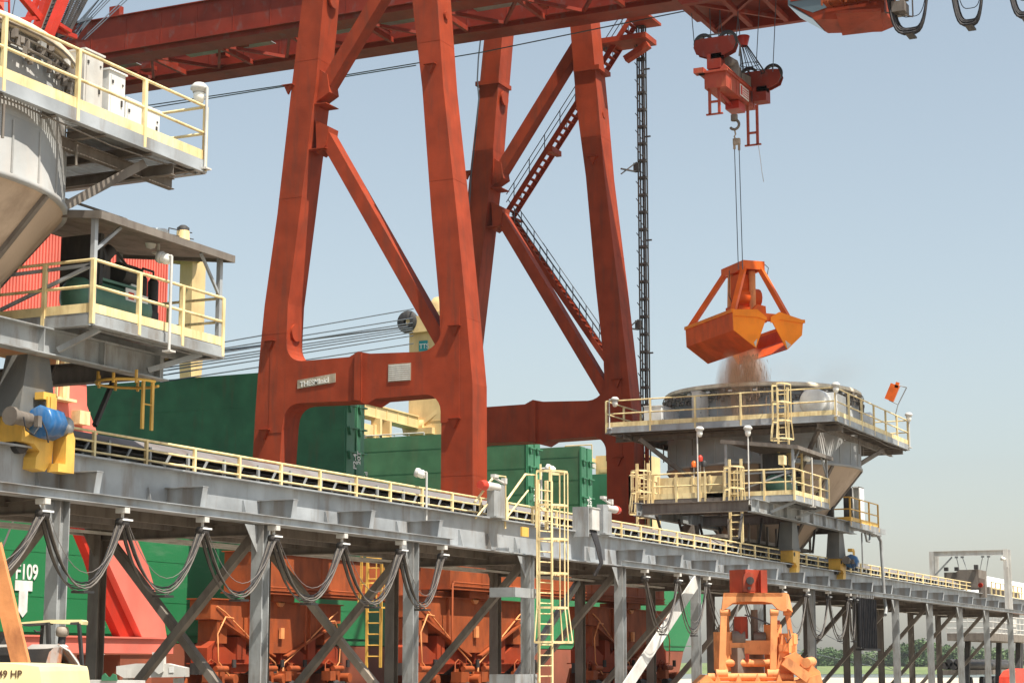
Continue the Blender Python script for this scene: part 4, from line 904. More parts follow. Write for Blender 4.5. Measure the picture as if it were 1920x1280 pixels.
def comp_deck(h, x0, x1, y0, y1, z, ext_y, key):
    """compressor deck hung beside the frame, with its lean-to roof"""
    m = MB(); m.box(x0,x1,y0,y1,z-.05,z); 
    for a, b in (((x0,y0),(x1,y0)),((x0,y0),(x0,y1)),((x1,y0),(x1,y1)),((x0,y1),(x1,y1))): m.bar((*a,z-.17),(*b,z-.17),.06,.23); m.bar((*a,z-.29),(*b,z-.29),.2,.02)
    for i in range(4): y = y0+.5+(y1-y0-.8)*i/3; m.bar((x0,y,z-.18),(x1,y,z-.18),.08,.14)
    m.bar((x0+.4,y0+.1,z-.3),(x0+.1,26.45,z-.75),.12,.12); m.bar((x1-.7,y0+.1,z-.3),(x1-1.6,26.45,z-.75),.12,.12)
    m.build('compressor_deck','steel_grey',h)
    m = MB(); m.rail([(x0,ext_y),(x0,y0),(x1,y0),(x1,y1)],z,1.15,1.55,.036,.2,1,.09,.25); m.build('handrail','rail_yellow',h)
    rx0, rx1, zr = x0-.05, x1+.1, z+2.1
    m = MB(); m.prism([(rx0,y0-.15,zr),(rx0,y1+.1,zr+.42),(rx0,y1+.1,zr+.5),(rx0,y0-.15,zr+.08)],(rx1-rx0,0,0))
    m.bar((rx0-.04,y0-.2,zr),(rx1+.04,y0-.2,zr),.05,.17); m.bar((rx0-.03,y0-.2,zr),(rx0-.03,y1+.1,zr+.42),.05,.17); m.bar((rx1+.03,y0-.2,zr),(rx1+.03,y1+.1,zr+.42),.05,.17)
    rf = m.build('roof','brown_steel',h)
    m = MB()
    for x in (x0+.05,x1-.1):
        for y, zt in ((y0+.05,zr),(y1-.1,zr+.38)): m.bar((x,y,z-.2),(x,y,zt),.11,.11)
    m.bar((x0+.05,y0+.05,z+1.35),(x0+.95,y0+.05,zr-.05),.07,.07); m.bar((x1-.1,y0+.05,z+1.2),(x1-.9,y0+.05,zr-.02),.06,.06); m.bar((x0+.05,y1-.1,z+.1),(x0+.05,y0+.05,z+1.05),.07,.07); m.bar((x0+.05,y1-.1,z+1.0),(x0+.05,y0+.05,z+1.05),.07,.07)
    m.each('roof_post','girder_grey',h)
    # compressor
    c = V(((x0+x1)/2-.35,(y0+y1)/2-.3,z)); L = 1.35
    k = thing('air_compressor', c, 'dark green tank air compressor on the roofed deck of the %s hopper' % ('near left' if key == 'near' else 'far'), 'compressor')
    m = MB(); pr = [(.01,-L),(.25,-L+.03),(.42,-L+.18),(.46,-L+.4),(.46,L-.4),(.42,L-.18),(.25,L-.03),(.01,L)]; m.lathe(pr,(c.x,c.y,z+.62),24,(1,0,0)); m.build('tank','tank_green',k)
    m = MB()
    for s in (-.8,.8): m.cbox((c.x+s,c.y,z+.12),.3,.6,.24)
    m.cbox((c.x,c.y,z+1.1),1.9,.5,.06); m.build('bracket','tank_green',k)
    m = MB(); m.cbox((c.x-.45,c.y,z+1.4),.5,.45,.55); m.tube((c.x-.5,c.y,z+1.65),(c.x-.7,c.y+.1,z+1.95),.17,10); m.tube((c.x-.2,c.y,z+1.65),(c.x-.02,c.y-.1,z+1.9),.15,10); m.tube((c.x+.35,c.y,z+1.42),(c.x+1.0,c.y,z+1.42),.26,14); m.cbox((c.x-.95,c.y,z+1.45),.12,1.1,1.15); m.build('pump','dark_steel',k)
    m = MB(); m.tube((c.x-.9,c.y-.1,z+1.45),(c.x-.8,c.y-.1,z+1.45),.5,20); m.build('flywheel_guard','dark_steel',k)
    m = MB(); m.cbox((c.x+.35,c.y-.44,z+.85),.5,.02,.28); m.cbox((c.x+.82,c.y-.43,z+.82),.28,.02,.2); m.cbox((c.x+.85,c.y,z+1.17),.3,.3,.2); lb = m.each('label_plate','white_paint',k)[0]
    m = MB(); m.cbox((c.x+.3,c.y-.455,z+.83),.2,.012,.16); m.build('marking','signal_red',lb)
    m = MB()
    for dx in (1.7,2.15):
        m.tube((c.x+dx,c.y+.3,z+.75),(c.x+dx,c.y+.3,z+1.55),.13,12); m.tube((c.x+dx,c.y+.3,z+1.55),(c.x+dx,c.y+.3,z+1.68),.13,12,.04)
    m.path([(c.x+1.7,c.y+.3,z+1.68),(c.x+1.72,c.y+.3,z+1.8),(c.x+2.15,c.y+.3,z+1.8),(c.x+2.15,c.y+.3,z+1.6)],.03,6); m.path([(c.x-.2,c.y,z+1.7),(c.x+.6,c.y+.2,z+1.95),(c.x+1.1,c.y+.3,z+1.75),(c.x+1.7,c.y+.3,z+1.75)],.035,6); m.cbox((c.x+1.75,c.y+.4,z+.4),.9,.5,.8); m.build('dryer','dark_steel',k)

def lamp(p, label, pole=1.0, style='dome', dx=-.22, base=True):
    """work light on a pole; p is the foot of the pole"""
    p = V(p); t = thing('work_light', p, label, 'work light', 'work lights'); z = p.z+pole
    m = MB(); m.tube(p, (p.x,p.y,z), .035, 8)
    if base: m.cbox(p+V((0,0,.02)),.22,.22,.04)
    m.build('pole','off_white',t)
    c = V((p.x, p.y+(-dx), z))
    m = MB()
    if style == 'dome':
        m.lathe([(.01,.14),(.12,.13),(.2,.05),(.21,-.02),(.16,-.05),(.15,-.1)],c,18); m.tube(c+V((0,0,.02)),(p.x,p.y,z),.04,6); m.build('hood','off_white',t)
        m = MB(); m.lathe([(.13,-.1),(.14,-.2),(.1,-.33),(.01,-.36)],c,16); m.build('lens','lens',t)
    else:
        a = V((.25,-.95,-.35)).normalized(); m.lathe([(.01,-.1),(.13,-.08),(.15,.02),(.13,.03)],c,16,a); m.tube(c,(p.x,p.y,z),.035,6); m.build('hood','off_white',t)
        m = MB(); m.lathe([(.12,.03),(.13,.15),(.09,.25),(.01,.26)],c,16,a); m.build('lens','lens',t)
    return t

# ---- near hopper at the left edge
hn = hopper('near','grey and tan grain hopper with yellow railed platforms towering at the left edge', 29.75, 30.15, 22.0, 36.1, 25.0, 36.4, 14.1, 4.85, 23.5, 36.95, [(32.7,27.1),(25.2,27.1),(32.7,32.0),(25.2,32.0)],
 [((34.2,25.3,13.6),(30.4,27.6,10.6)),((34.6,35.6,13.6),(30.6,32.4,11)),((23,25.4,13.6),(25.2,26.9,11.5)),((35.3,30.5,13.6),(33.0,30.8,10.2))], 1.35)
comp_deck(hn, 32.8, 37.75, 25.5, 28.6, 10.02, 29.4, 'near')
# ---- far hopper
hf = hopper('far','grey and tan grain hopper with yellow railed platforms under the hanging grab', 93.65, 30.15, 86.75, 100.6, 24.4, 35.95, 14.0, 4.85, 80.7, 97.3, [(87.7,27.1),(95.7,27.1),(87.7,32.0),(95.7,32.0)],
 [((97.2,24.9,13.4),(94.4,26.9,11.6)),((87.2,34.4,13.4),(89.0,32.0,11.2)),((87.3,25.4,13.4),(89.0,26.9,11.6)),((98.2,35.2,13.4),(94.4,32.2,11.4)),((99.5,29.0,13.4),(95.4,29.0,10.0))])
comp_deck(hf, 82.9, 88.35, 25.3, 28.6, 10.02, 29.5, 'far')
# left decks and solid yellow panels of the far hopper
m = MB(); m.box(82.9,86.5,28.6,33.2,9.97,10.02)
for a, b in (((82.9,28.6),(82.9,33.2)),((82.9,33.2),(86.5,33.2)),((86.5,28.6),(86.5,33.2))): m.bar((*a,9.75),(*b,9.75),.08,.45)
m.build('side_deck','brown_steel',hf)
m = MB(); m.rail([(82.9,33.2),(82.9,28.6)],10.02,1.15,1.3,.04,.25,1,.1,.4); m.rail([(86.4,33.2),(82.9,33.2)],10.02,1.15,1.3,.04,.25,1,.1,.2); m.box(84.4,84.44,28.9,32.4,10.02,11.15)
for i in range(5): m.box(84.36,84.4,28.9+.85*i,29.0+.85*i,10.02,11.2)
m.build('handrail','rail_yellow',hf)
for y, lab in ((28.0,'a'),(32.5,'b')):
    m = MB(); m.ladder((82.75,y,7.9),(82.75,y,11.7),(0,1,0),.55,.3,.05); m.cage((82.75,y,9.35),(82.75,y,11.3),(0,1,0),(-1,0,0),.55,.75,.95,5); m.build('caged_ladder','rail_yellow',hf)
m = MB(); m.ladder((86.6,26.9,11.6),(86.6,26.9,15.4),(0,1,0),.5,.3,.04); m.cage((86.6,26.9,12.9),(86.6,26.9,15.5),(0,1,0),(-1,0,0),.55,.75,.85,5); m.ladder((86.3,26.2,10.1),(86.3,26.2,12.4),(0,1,0),.5,.3,.04); m.build('caged_ladder','rail_yellow',hf)
# end deck on the far side with an electrical tower
m = MB(); m.box(95.6,102.6,26.3,28.4,9.66,9.70); m.bar((95.6,26.3,9.55),(102.6,26.3,9.55),.06,.28); m.build('end_deck','steel_grey',hf)
m = MB(); m.rail([(95.7,28.3),(95.7,26.3),(101.2,26.3)],9.72,1.2,1.9,.035,.2,1,.08,.25); m.build('handrail','safety_yellow',hf)
m = MB(); m.box(101.3,102.2,27.72,28.2,9.8,11.9); ec = m.build('cable_reel_housing','dark_steel',hf)
m = MB()
for y_ in (27.3,27.66): m.box(101.3,102.2,y_,y_+.05,9.75,11.95)
m.box(101.3,102.2,27.3,27.7,11.9,11.96); m.box(101.3,102.2,27.3,27.7,9.7,9.76); m.box(101.7,101.75,27.35,27.66,9.8,11.9); m.build('frame','white_paint',ec)
m = MB(); m.bar((96.9,26.6,9.6),(101.6,26.5,9.3),.5,.12); m.path([(100.6,26.5,9.35),(101.4,26.4,9.3),(101.6,26.3,9.0),(101.6,26.2,6.0),(101.5,26.1,5.4),(100.9,26,5.1)],.09,8); m.bar((98.9,26.6,9.3),(98.9,26.6,7.5),.07,.07); m.path([(99.2,26.5,9.3),(99.5,26.5,8.9),(100.0,26.5,8.9),(100.2,26.5,9.3)],.06,6); m.build('cable_arm','steel_grey',hf)
# orange hi-vis rescue frame on the platform corner
m = MB(); a = W(1683,830,X=99.5); b = W(1740,758,X=99.5)
mm = thing('wind_frame', a, 'orange edged frame on a bent thin pole above the far hopper platform', 'signal frame')
c = [W(x,y,X=99.5) for x,y in ((1683,830),(1682,805),(1679,778),(1684,758))]
m.path(c,.03,6)
m.build('pole','steel_grey',mm)
q = [W(x,y,X=99.5) for x,y in ((1667,750),(1679,721),(1700,726),(1684,758))]
m = MB(); m.tube(q[1],q[2],.03,6); m.tube(q[2],q[3],.03,6); m.tube(q[3],q[0],.03,6); m.build('frame','steel_grey',mm)
m = MB(); m.bar(q[0],q[1],.14,.5); m.bar(q[1],q[1]+(q[2]-q[1])*.3,.14,.3); m.build('streamer','signal_orange',mm)
# gear motors
def scale_parts(t, k):
    for ch in t.children:
        for v in ch.data.vertices: v.co *= k
    return t
def gearmotor(x, y, z, label, k_=.78):
    t = thing('gear_motor', (x,y,z), label, 'gear motor', 'gear motors on the hopper bogies')
    m = MB(); n8 = [(x-.33+.66*0,0)] ; m.lathe([(.01,-.45),(.40,-.45),(.46,-.38),(.46,.34),(.36,.45),(.01,.45)],(x,y,z),8,(1,.15,0)); m.tube((x-.5,y-.1,z),(x-.72,y-.15,z),.12,10); m.build('casing','motor_blue',t)
    m = MB(); m.lathe([(.26,-.22),(.3,-.16),(.3,.2),(.2,.28),(.01,.28)],(x+.72,y+.08,z),12,(1,.15,0)); m.build('fan_cover','steel_grey',t)
    m = MB(); m.tube((x-.75,y,z),(x-1.5,y-.05,z+.02),.2,12); m.tube((x-1.5,y-.05,z+.02),(x-1.62,y-.05,z+.02),.26,12); m.cbox((x-.72,y-.28,z-.05),.16,.14,.3); m.build('coupling','brown_steel',t)
    m = MB(); m.cbox((x-.1,y,z+.72),.55,.3,.2); m.cbox((x+.02,y-.17,z+.5),.26,.05,.42); m.cbox((x-.2,y-.17,z+.5),.1,.05,.4); m.build('bracket','safety_yellow',t)
    m = MB(); m.path([(x-.75,y-.35,z-.2),(x-1.0,y-.38,z-.45),(x-1.3,y-.36,z-.35),(x-1.35,y-.3,z+.0)],.025,5); m.path([(x-.7,y-.3,z+.1),(x-.5,y-.4,z-.3),(x-.4,y-.4,z-.6)],.025,5); m.build('hose','black_rubber',t); return scale_parts(t, k_)
p = W(88,793,Y=26.6); gearmotor(p.x, 26.6, p.z, 'bright blue gear motor beside the yellow bogie at the left edge')
p = W(1597,1052,Y=26.4); gearmotor(p.x, 26.4, p.z, 'small blue gear motor beside the rightmost yellow bogie of the far hopper')
m = MB(); m.box(33.36,33.66,26.5,26.85,6.66,7.42); m.box(33.12,33.36,26.5,26.8,6.66,6.84); m.prism([(33.36,26.5,7.42),(33.66,26.5,7.42),(33.5,26.5,7.7)],(0,.3,0)); m.build('rail_clamp','safety_yellow',hn)
# white cabinets
def cabinet(x0,x1,y0,y1,z0,z1,label,mat='white_paint',door=True):
    t = thing('cabinet', ((x0+x1)/2,(y0+y1)/2,z0), label, 'cabinet'); m = MB(); m.box(x0,x1,y0,y1,z0,z1); m.box(x0-.03,x1+.03,y0-.04,y1+.03,z1,z1+.04); m.build('body',mat,t)
    m = MB(); m.box(x0+.06,x1-.06,y0-.02,y0-.001,z0+.1,z1-.1); dd = m.build('door',mat,t)
    m = MB(); m.cbox((x1-.15,y0-.035,(z0+z1)/2),.04,.03,.14)
    for z in (z0+.25,z1-.25): m.cbox((x0+.1,y0-.03,z),.05,.02,.07); m.cbox((x1-.12,y0-.03,z),.04,.02,.04)
    m.build('handle','dark_steel',t); return t
cabinet(33.72,35.0,25.5,26.2,14.14,15.0,'long white cabinet on the near hopper platform behind the railing, nearest its corner')
cabinet(33.1,33.68,25.5,26.2,14.14,15.5,'tall white cabinet on the near hopper platform, left of the long one')
cabinet(32.35,33.0,25.6,26.2,14.14,15.75,'narrow grey cabinet on the near hopper platform beside the bowl','off_white')
cabinet(87.1,89.6,33.2,34.1,14.04,14.95,'white box with yellow sticker on the left side of the far hopper platform')
cabinet(87.6,89.0,31.4,31.8,14.34,15.6,'upright grey panel box between the white box and the bowl of the far hopper','off_white')
t = thing('filter_drum', (87.6,25.9,14.04), 'white round-fronted dust filter drum on the front corner of the far hopper platform', 'dust filter')
m = MB(); m.lathe([(.01,0),(.58,0),(.66,.06),(.66,2.6),(.01,2.6)],(87.1,25.6,14.72),28,(1,0,0)); m.cbox((88.9,25.2,14.65),1.9,.9,1.15); m.cbox((87.3,26.2,14.4),.25,.7,.8); m.build('casing','white_paint',t)
t = solo('filter_drum', MB().lathe([(.01,-.5),(.45,-.45),(.5,.4),(.3,.6),(.01,.6)],(96.0,25.6,14.75),20,(.2,-1,0)), 'white_paint', 'white filter drum on the right side of the far hopper platform beyond the bowl', 'dust filter')
# pipes and valves heaped on the near hopper rim
t = thing('rim_pipework', (28.5,26.2,14.1), 'jumble of grey pipes and valves along the rim of the near left hopper', 'pipework')
m = MB(); rr = random.Random(9)
m.path([(26.4,26.05,15.95),(27.4,26.0,16.0),(28.2,25.95,15.9),(28.8,25.9,15.65)],.16,10); m.tube((28.8,25.9,15.8),(29.3,25.9,16.0),.18,10)
for i in range(16): x = 26.8+rr.random()*3; m.tube((x,26+rr.random()*.3,15.5+rr.random()*.6),(x+.3*rr.random(),26.1,15.3+rr.random()*.4),.05+.05*rr.random(),7)
m.cbox((28.3,25.9,16.1),.35,.3,.2); m.cbox((29.5,25.9,15.9),.4,.25,.12,.4); m.tube((29.5,25.9,15.9),(29.8,25.9,15.2),.06,6); m.tube((29.6,25.85,15.5),(30.2,25.85,15.45),.07,7); m.cbox((30.3,25.85,15.45),.22,.25,.3)
m.build('pipe','hopper_grey',t)
# work lights
def L_at(px, py, Y, pole, label, style='dome', dx=-.22):
    p = W(px, py, Y=Y); lamp((p.x,p.y,p.z-pole), label, pole, style, dx)
p = W(388,165,Y=24.95); lamp((p.x-.02,24.93,13.85), 'work light on a thin pole at the right corner of the near hopper platform', p.z-13.85)
p = W(322,480,Y=25.3); lamp((p.x,25.3,9.5), 'work light on the compressor deck railing of the near hopper', p.z-9.5, 'flood', -.3)
p = W(298,437,Y=26.2); lamp((p.x,26.2,p.z-.5), 'round white light on the roof of the near compressor deck', .5)
L_at(800,885,27.0,1.6,'white street style light on the trestle in front of the green hatch cover','flood',-.3)
p = W(1015,878,Y=26.9); lamp((p.x,26.9,7.2),'white work light on a tall pole beside the yellow access ladder',p.z-7.2,'flood',.25)
p = W(1143,750,X=86.75); lamp((86.7,p.y,13.9),'white work light at the left corner of the far hopper platform',p.z-13.9,'dome',.3)
p = W(1567,722,Y=24.35); lamp((p.x,24.35,13.9),'white light on the front corner post of the far hopper platform',p.z-13.9,'dome',0)
p = W(1702,778,Y=24.35); lamp((p.x,24.3,13.8),'white light at the right corner of the far hopper platform',p.z-13.8,'dome',0)
p = W(1307,805,X=82.8); lamp((82.8,p.y,9.6),'white light on a tall pole in front of the far hopper, left one',p.z-9.6,'dome',.12)
p = W(1402,803,X=82.7); lamp((82.7,p.y,9.6),'white light on a tall pole in front of the far hopper, right one',p.z-9.6,'dome',.0)
p = W(1520,858,Y=25.2); lamp((p.x,25.15,9.6),'square work light over the compressor deck of the far hopper',p.z-9.6,'flood',-.3)
p = W(1468,880,Y=25.2); t = thing('sensor_box',(p.x,25.2,9.9),'small pale yellow box on a bent post at the far hopper railing','box')
m = MB(); m.path([(p.x+.3,25.2,9.95),(p.x+.3,25.2,10.9),(p.x,25.2,11.2)],.035,6); m.build('post','rail_yellow',t); m = MB(); m.cbox((p.x-.05,25.2,11.35),.4,.25,.4); m.build('housing','rail_yellow',t)
for i, (px, mat, c_, lab) in enumerate(((1301,'signal_orange','orange','orange beacon on a thin rod by the left pole light of the far hopper'),(1313,'signal_red','red','red beacon on a thin rod above the far hopper side deck'),(1320,'dark_steel','black','black horn on a thin rod above the far hopper side deck'))):
    p = W(px,868,X=83.5); t = thing('beacon',(83.5,p.y,11.1),lab,'beacon','beacons above the far side deck'); m = MB(); m.tube((83.5,p.y,11.0),(83.5,p.y,11.55),.025,6); m.build('rod','off_white',t); m = MB(); m.lathe([(.12,0),(.13,.2),(.06,.28),(.01,.3)],(83.5,p.y,11.5+(.25 if i==1 else 0)),12,None,True); m.build('lens',mat,t)
# hanging yellow cage ladder under the near hopper beam
t = MB(); p0 = W(272,803,Y=26.5); p1 = W(274,700,Y=26.5); t.ladder((p0.x+.2,26.6,p0.z),(p0.x+.2,26.6,9.1),(1,0,0),.36,.42,.035)
c = V((p0.x-.15,26.9,0))
for z in (8.98,): t.path([c+V((.75*math.cos(a),.75*math.sin(a),z)) for a in [R(-30+300*i/16) for i in range(17)]],.035,5)
for a in (20,60,100,150,190,230): t.bar(c+V((.75*math.cos(R(a)),.75*math.sin(R(a)),8.9)),c+V((.75*math.cos(R(a)),.75*math.sin(R(a)),9.2)),.05,.05)
t.build('caged_ladder','safety_yellow',hn)
# ================================================================ SHIP
sh = thing('cargo_ship', (100,66,-3), 'large green bulk carrier with open hatch covers and beige deck cranes moored behind the crane', 'ship')
m = MB()
hull = [(20,54,-3),(150,54,-3),(154,57,-3),(158,66,-3),(154,76,-3),(150,79,-3),(20,79,-3)]
def hl(z, e): return [V((20,54,z)),V((140+e,54,z)),V((148+e,57,z)),V((152+e,66,z)),V((148+e,75,z)),V((140+e,78,z)),V((20,78,z))]
m.loft([hl(3.55,6),hl(10.5,14)]); m.build('hull','ship_green',sh)
m = MB(); m.loft([hl(-3,2),hl(3.5,5.9)]); m.build('boot_topping','ship_red',sh)
m = MB(); m.box(22,150,53.94,53.995,3.9,3.95); m.box(22,148,53.8,54,9.9,10.1)
for z in (5.4,7.3): m.box(22,146,53.987,53.999,z,z+.025)
m.build('rubbing_strake','ship_green',sh)
def hatch(X, y1, zt, txts, mat='hatch_green'):
    th = .95
    m = MB()
    for z in (12.3,14.1,15.9,17.6): m.box(X-.014,X-.001,56,y1,z,z+.03)
    m.each('weld_seam','hatch_green',sh)
    for k in (0, 1):
        x = X+k*(th+.18); m = MB(); m.box(x, x+th, 56, y1, 10.5, zt-(0 if k == 0 else .05)); hc = m.build('hatch_cover', mat, sh)
        m = MB(); m.box(x+.02,x+th-.02,55.9,55.998,10.5,zt-.06)
        for z in (11.6,13.0,14.6,16.0,17.3): m.box(x+.1,x+th+.05,55.72,55.9,z,z+.09); m.prism([(x+.15,55.9,z),(x+.45,55.9,z),(x+.3,55.9,z-.4)],(0,-.14,0))
        m.box(x-.05,x+.02,55.98,56.02,10.6,zt-.2); m.build('end_frame','hatch_side',hc)
        m = MB()
        a, b = txts[k]
        if k == 0: m.text(a,(x+.50,55.70-.19,13.6),(0,0,1),(-1,0,0),.5,.02); m.text(b,(x+.95,55.70-.19,13.9),(0,0,1),(-1,0,0),.5,.02)
        else: m.text(a,(x+.32,55.70-.19,13.6),(0,0,-1),(1,0,0),.5,.02); m.text(b,(x+.80-.85,55.70-.19,13.2),(0,0,-1),(1,0,0),.5,.02) if False else m.text(b,(x+.02,55.51,13.0),(0,0,-1),(1,0,0),.42,.02)
        m.build('lettering','lettering',hc)
    m = MB(); m.box(X+th+.01,X+th+.17,56.1,y1,10.6,zt-.3); m.build('gap_seal','dark_steel',sh)
    m = MB(); m.tube((X-.03,60.5,12.4),(X,60.5,12.4),.35,16); m.build('manhole_cover','ship_red',sh)
hatch(95.7, 76, 19.6, (('P2-4','20T'),('P2-3','27T')))
hatch(120.6, 76, 18.62, (('P3-4','20T'),('P3-3','27T')), 'hatch_sunlit')
hatch(127.6+2.4, 76, 18.4, (('P4-4','20T'),('P4-3','27T')), 'hatch_sunlit')
m = MB(); m.box(138,139.2,55,76,10.5,17.1); m.build('hatch_cover','hatch_side',sh)
m = MB(); m.box(141,142,50+5,76,10.5,15.4); m.build('hatch_cover','ship_green',sh)
m = MB(); m.box(24,146,57,75,10.5,12.2); m.build('hatch_coaming','ship_green',sh)
m = MB()
m.text('F109',W(28,1084,Y=53.97),(1,0,0),(0,0,1),.92,.03,.82); a = W(28,1102,Y=53.96); b = W(61,1088,Y=53.96); cxm = (a.x+b.x)/2
m.box(a.x,b.x,53.95,53.98,5.62,6.05); m.prism([(cxm-.28,53.98,5.62),(cxm+.28,53.98,5.62),(cxm+.28,53.98,4.75),(cxm,53.98,4.5),(cxm-.28,53.98,4.75)],(0,-.03,0)); m.build('hull_marking','lettering',sh)
m = MB()
for i, d in enumerate('9876543211'):
    p = W(193,1150+13*i,Y=53.96); m.text(d,(p.x,53.96,p.z-.15),(1,0,0),(0,0,1),.3,.02)
p = W(190,1245,Y=53.9); m.text('2',(p.x,53.9,p.z),(1,0,0),(0,0,1),.5,.02); m.build('draught_mark','lettering',sh)
# deck cranes
def deck_tower(x0, x1, y, z0, z1, name='deck_crane'):
    m = MB(); m.box(x0,x1,y-4.4,y,z0,z1); return m
KQ = 1.11
def Q(x, y, z): return V((x*KQ, y*KQ, CH+(z-CH)*KQ))
def qb(m, x0, x1, y0, y1, z0, z1): a, b = Q(x0,y0,z0), Q(x1,y1,z1); return m.box(a.x,b.x,a.y,b.y,a.z,b.z)
XC = 120*KQ
m = MB(); qb(m,120,122.3,62.3,65,11,27.0)
for z in (16,19.5,23): qb(m,119.97,120,62.3,65,z,z+.03)
cA = m.build('deck_crane','beige',sh)
m = MB(); m.prism([Q(119.9,65.0,25.9),Q(119.9,62.2,26.0),Q(119.9,62.2,27.35),Q(119.9,64.3,27.1),Q(119.9,65.1,26.9)],(-.28,0,0)); c = Q(121.2,62.9,0); m.lathe([(.01,31.6),(.8,31.4),(1.2,30.8),(1.25,29.6)],(c.x,c.y,0),20); m.build('machinery_head','beige',cA)
m = MB(); m.lathe([(.28,-.2),(.86,-.2),(.93,0),(.86,.2),(.28,.2)],Q(119.75,65.0,26.75),24,(1,0,0)); m.build('sheave','dark_steel',cA)
pa, pb = W(785,640,X=XC-.1), W(801,657,X=XC-.1)
m = MB(); m.box(XC-.06,XC-.02,pb.y,pa.y,pb.z,pa.z+.05); lg = m.build('logo_plate','teal',cA)
m = MB(); m.text('TTS',(XC-.08,pa.y-.05,(pa.z+pb.z)/2-.2),(0,-1,0),(0,0,1),.56,.02,.92); m.build('lettering','white_paint',lg)
j0, j1 = W(772,792,Y=71.6), W(560,735,Y=71.6)
m = MB(); m.bar(j0,(j1.x,j1.y,j0.z+.1),1.1,.8); m.bar(j0+V((0,0,.45)),(j1.x,j1.y,j0.z+.6),1.3,.1); m.bar(j0+V((0,0,-.45)),(j1.x,j1.y,j0.z-.3),1.2,.08)
for i in range(10): c = j0+(V((j1.x,j1.y,j0.z+.1))-j0)*i/10; m.box(c.x,c.x+.08,c.y-.6,c.y-.55,c.z-.4,c.z+.4)
jb = m.build('jib','beige',cA)
m = MB(); m.tube(j0+V((.6,-.9,-.3)),j0+V((.6,.9,-.3)),.55,16); m.bar(j0+V((.5,-.8,0)),j0+V((.8,-3.4,1.9)),.3,.3); m.bar(j0+V((.5,-.8,-.5)),j0+V((.8,-2.8,.3)),.25,.3); m.cbox(j0+V((.7,-.5,-.7)),1.4,2.6,.5); m.build('jib_hinge','beige',jb)
m = MB(); a = W(652,795,Y=71); b = W(700,803,Y=71); m.box(a.x,b.x,71,71.1,a.z-.5,a.z+.35); m.box(b.x,b.x+.4,70.9,71.9,b.z-.7,b.z+.3); m.build('jib_cradle','beige',jb)
m = MB(); p = W(715,812,Y=71); m.box(p.x-.9,p.x-.6,70.6,71.4,14,p.z+1.0); m.box(p.x+.6,p.x+.9,70.6,71.4,14,p.z+1.0); m.box(p.x-1,p.x+1,70.6,71.4,p.z-.8,p.z-.2); m.build('jib_rest','beige',sh)
m = MB(); p = W(684,822,Y=71); m.rail([(p.x,71),(p.x,66)],p.z-1.1,1.3,1.2,.05,0,1,.06,0); m.build('deck_rail','off_white',sh)
# left tower with funnel shaped head
m = MB(); m.box(103.1,104.6,72.1,73.1,22.8,29.4); m.prism([(103.1,72.1,22.8),(104.6,72.1,22.8),(104.3,72.1,19.8),(103.4,72.1,19.8)],(0,.9,0)); m.box(103.3,104.3,72.3,73.1,12,19.8)
cB = m.build('deck_crane','beige',sh)
m = MB(); c = W(343,445,Y=72.6); m.lathe([(1.15,-1.6),(.8,-.9),(.45,-.4),(.42,.4),(.3,.62),(.01,.68)],c+V((0,0,.0)),18); m.build('crane_head','beige',cB)
m = MB(); m.lathe([(.4,.3),(.42,.62),(.2,.8),(.01,.82)],c,14); m.tube(c+V((-1.6,0,.3)),c+V((1,0,.5)),.04,5); m.tube(c+V((-1.6,0,-.6)),c+V((-1.6,0,.3)),.04,5); m.tube(c+V((-1.6,0,-.1)),c+V((1.2,0,.1)),.04,5); m.build('mast_fitting','dark_steel',cB)
m = MB(); a = W(300,437,Y=65); m.lathe([(.45,-.5),(.5,.1),(.45,.2),(.01,.3)],a,16); m.build('vent','white_paint',cB)
# right tower seen behind the crane leg
m = MB(); q0, q1 = W(1117,880,Y=62), W(1160,880,Y=62); m.box(q0.x,q0.x+4,57.8,62,10.5,19.6); cC = m.build('deck_crane','beige',sh)
m = MB(); p = W(1100,858,Y=62); m.box(q0.x-.8,q0.x+.5,62,64.4,p.z-.2,p.z+.1); m.rail([(q0.x-.8,62),(q0.x-.8,64.4)],p.z+.1,1.1,1.2,.05,.1,1,.08,0)
for i in range(10): m.box(q0.x-.05,q0.x,60.9,61.6,11+.8*i,11.3+.8*i)
m.build('access_platform','beige',cC)
m = MB(); p = W(1109,873,Y=62); m.cbox(p,1.4,.5,.35,.2); m.build('floodlight','off_white',cC)
# luffing wires
m = MB()
for (ya, yb) in ((638,575),(648,592),(655,601),(662,610),(667,614),(672,619),(680,625),(692,640)):
    m.tube(W(300,ya+24,Y=66), W(775,yb+4,X=XC-.3), .045, 5)
m.tube(W(300,672,Y=66), W(766,612,X=XC-.3), .07, 5); m.each('luffing_wire','wire',sh)
m = MB(); a = W(575,682,Y=58); m.box(66,150,56,56.1,10.5,11.4); m.build('bulwark','ship_green',sh)

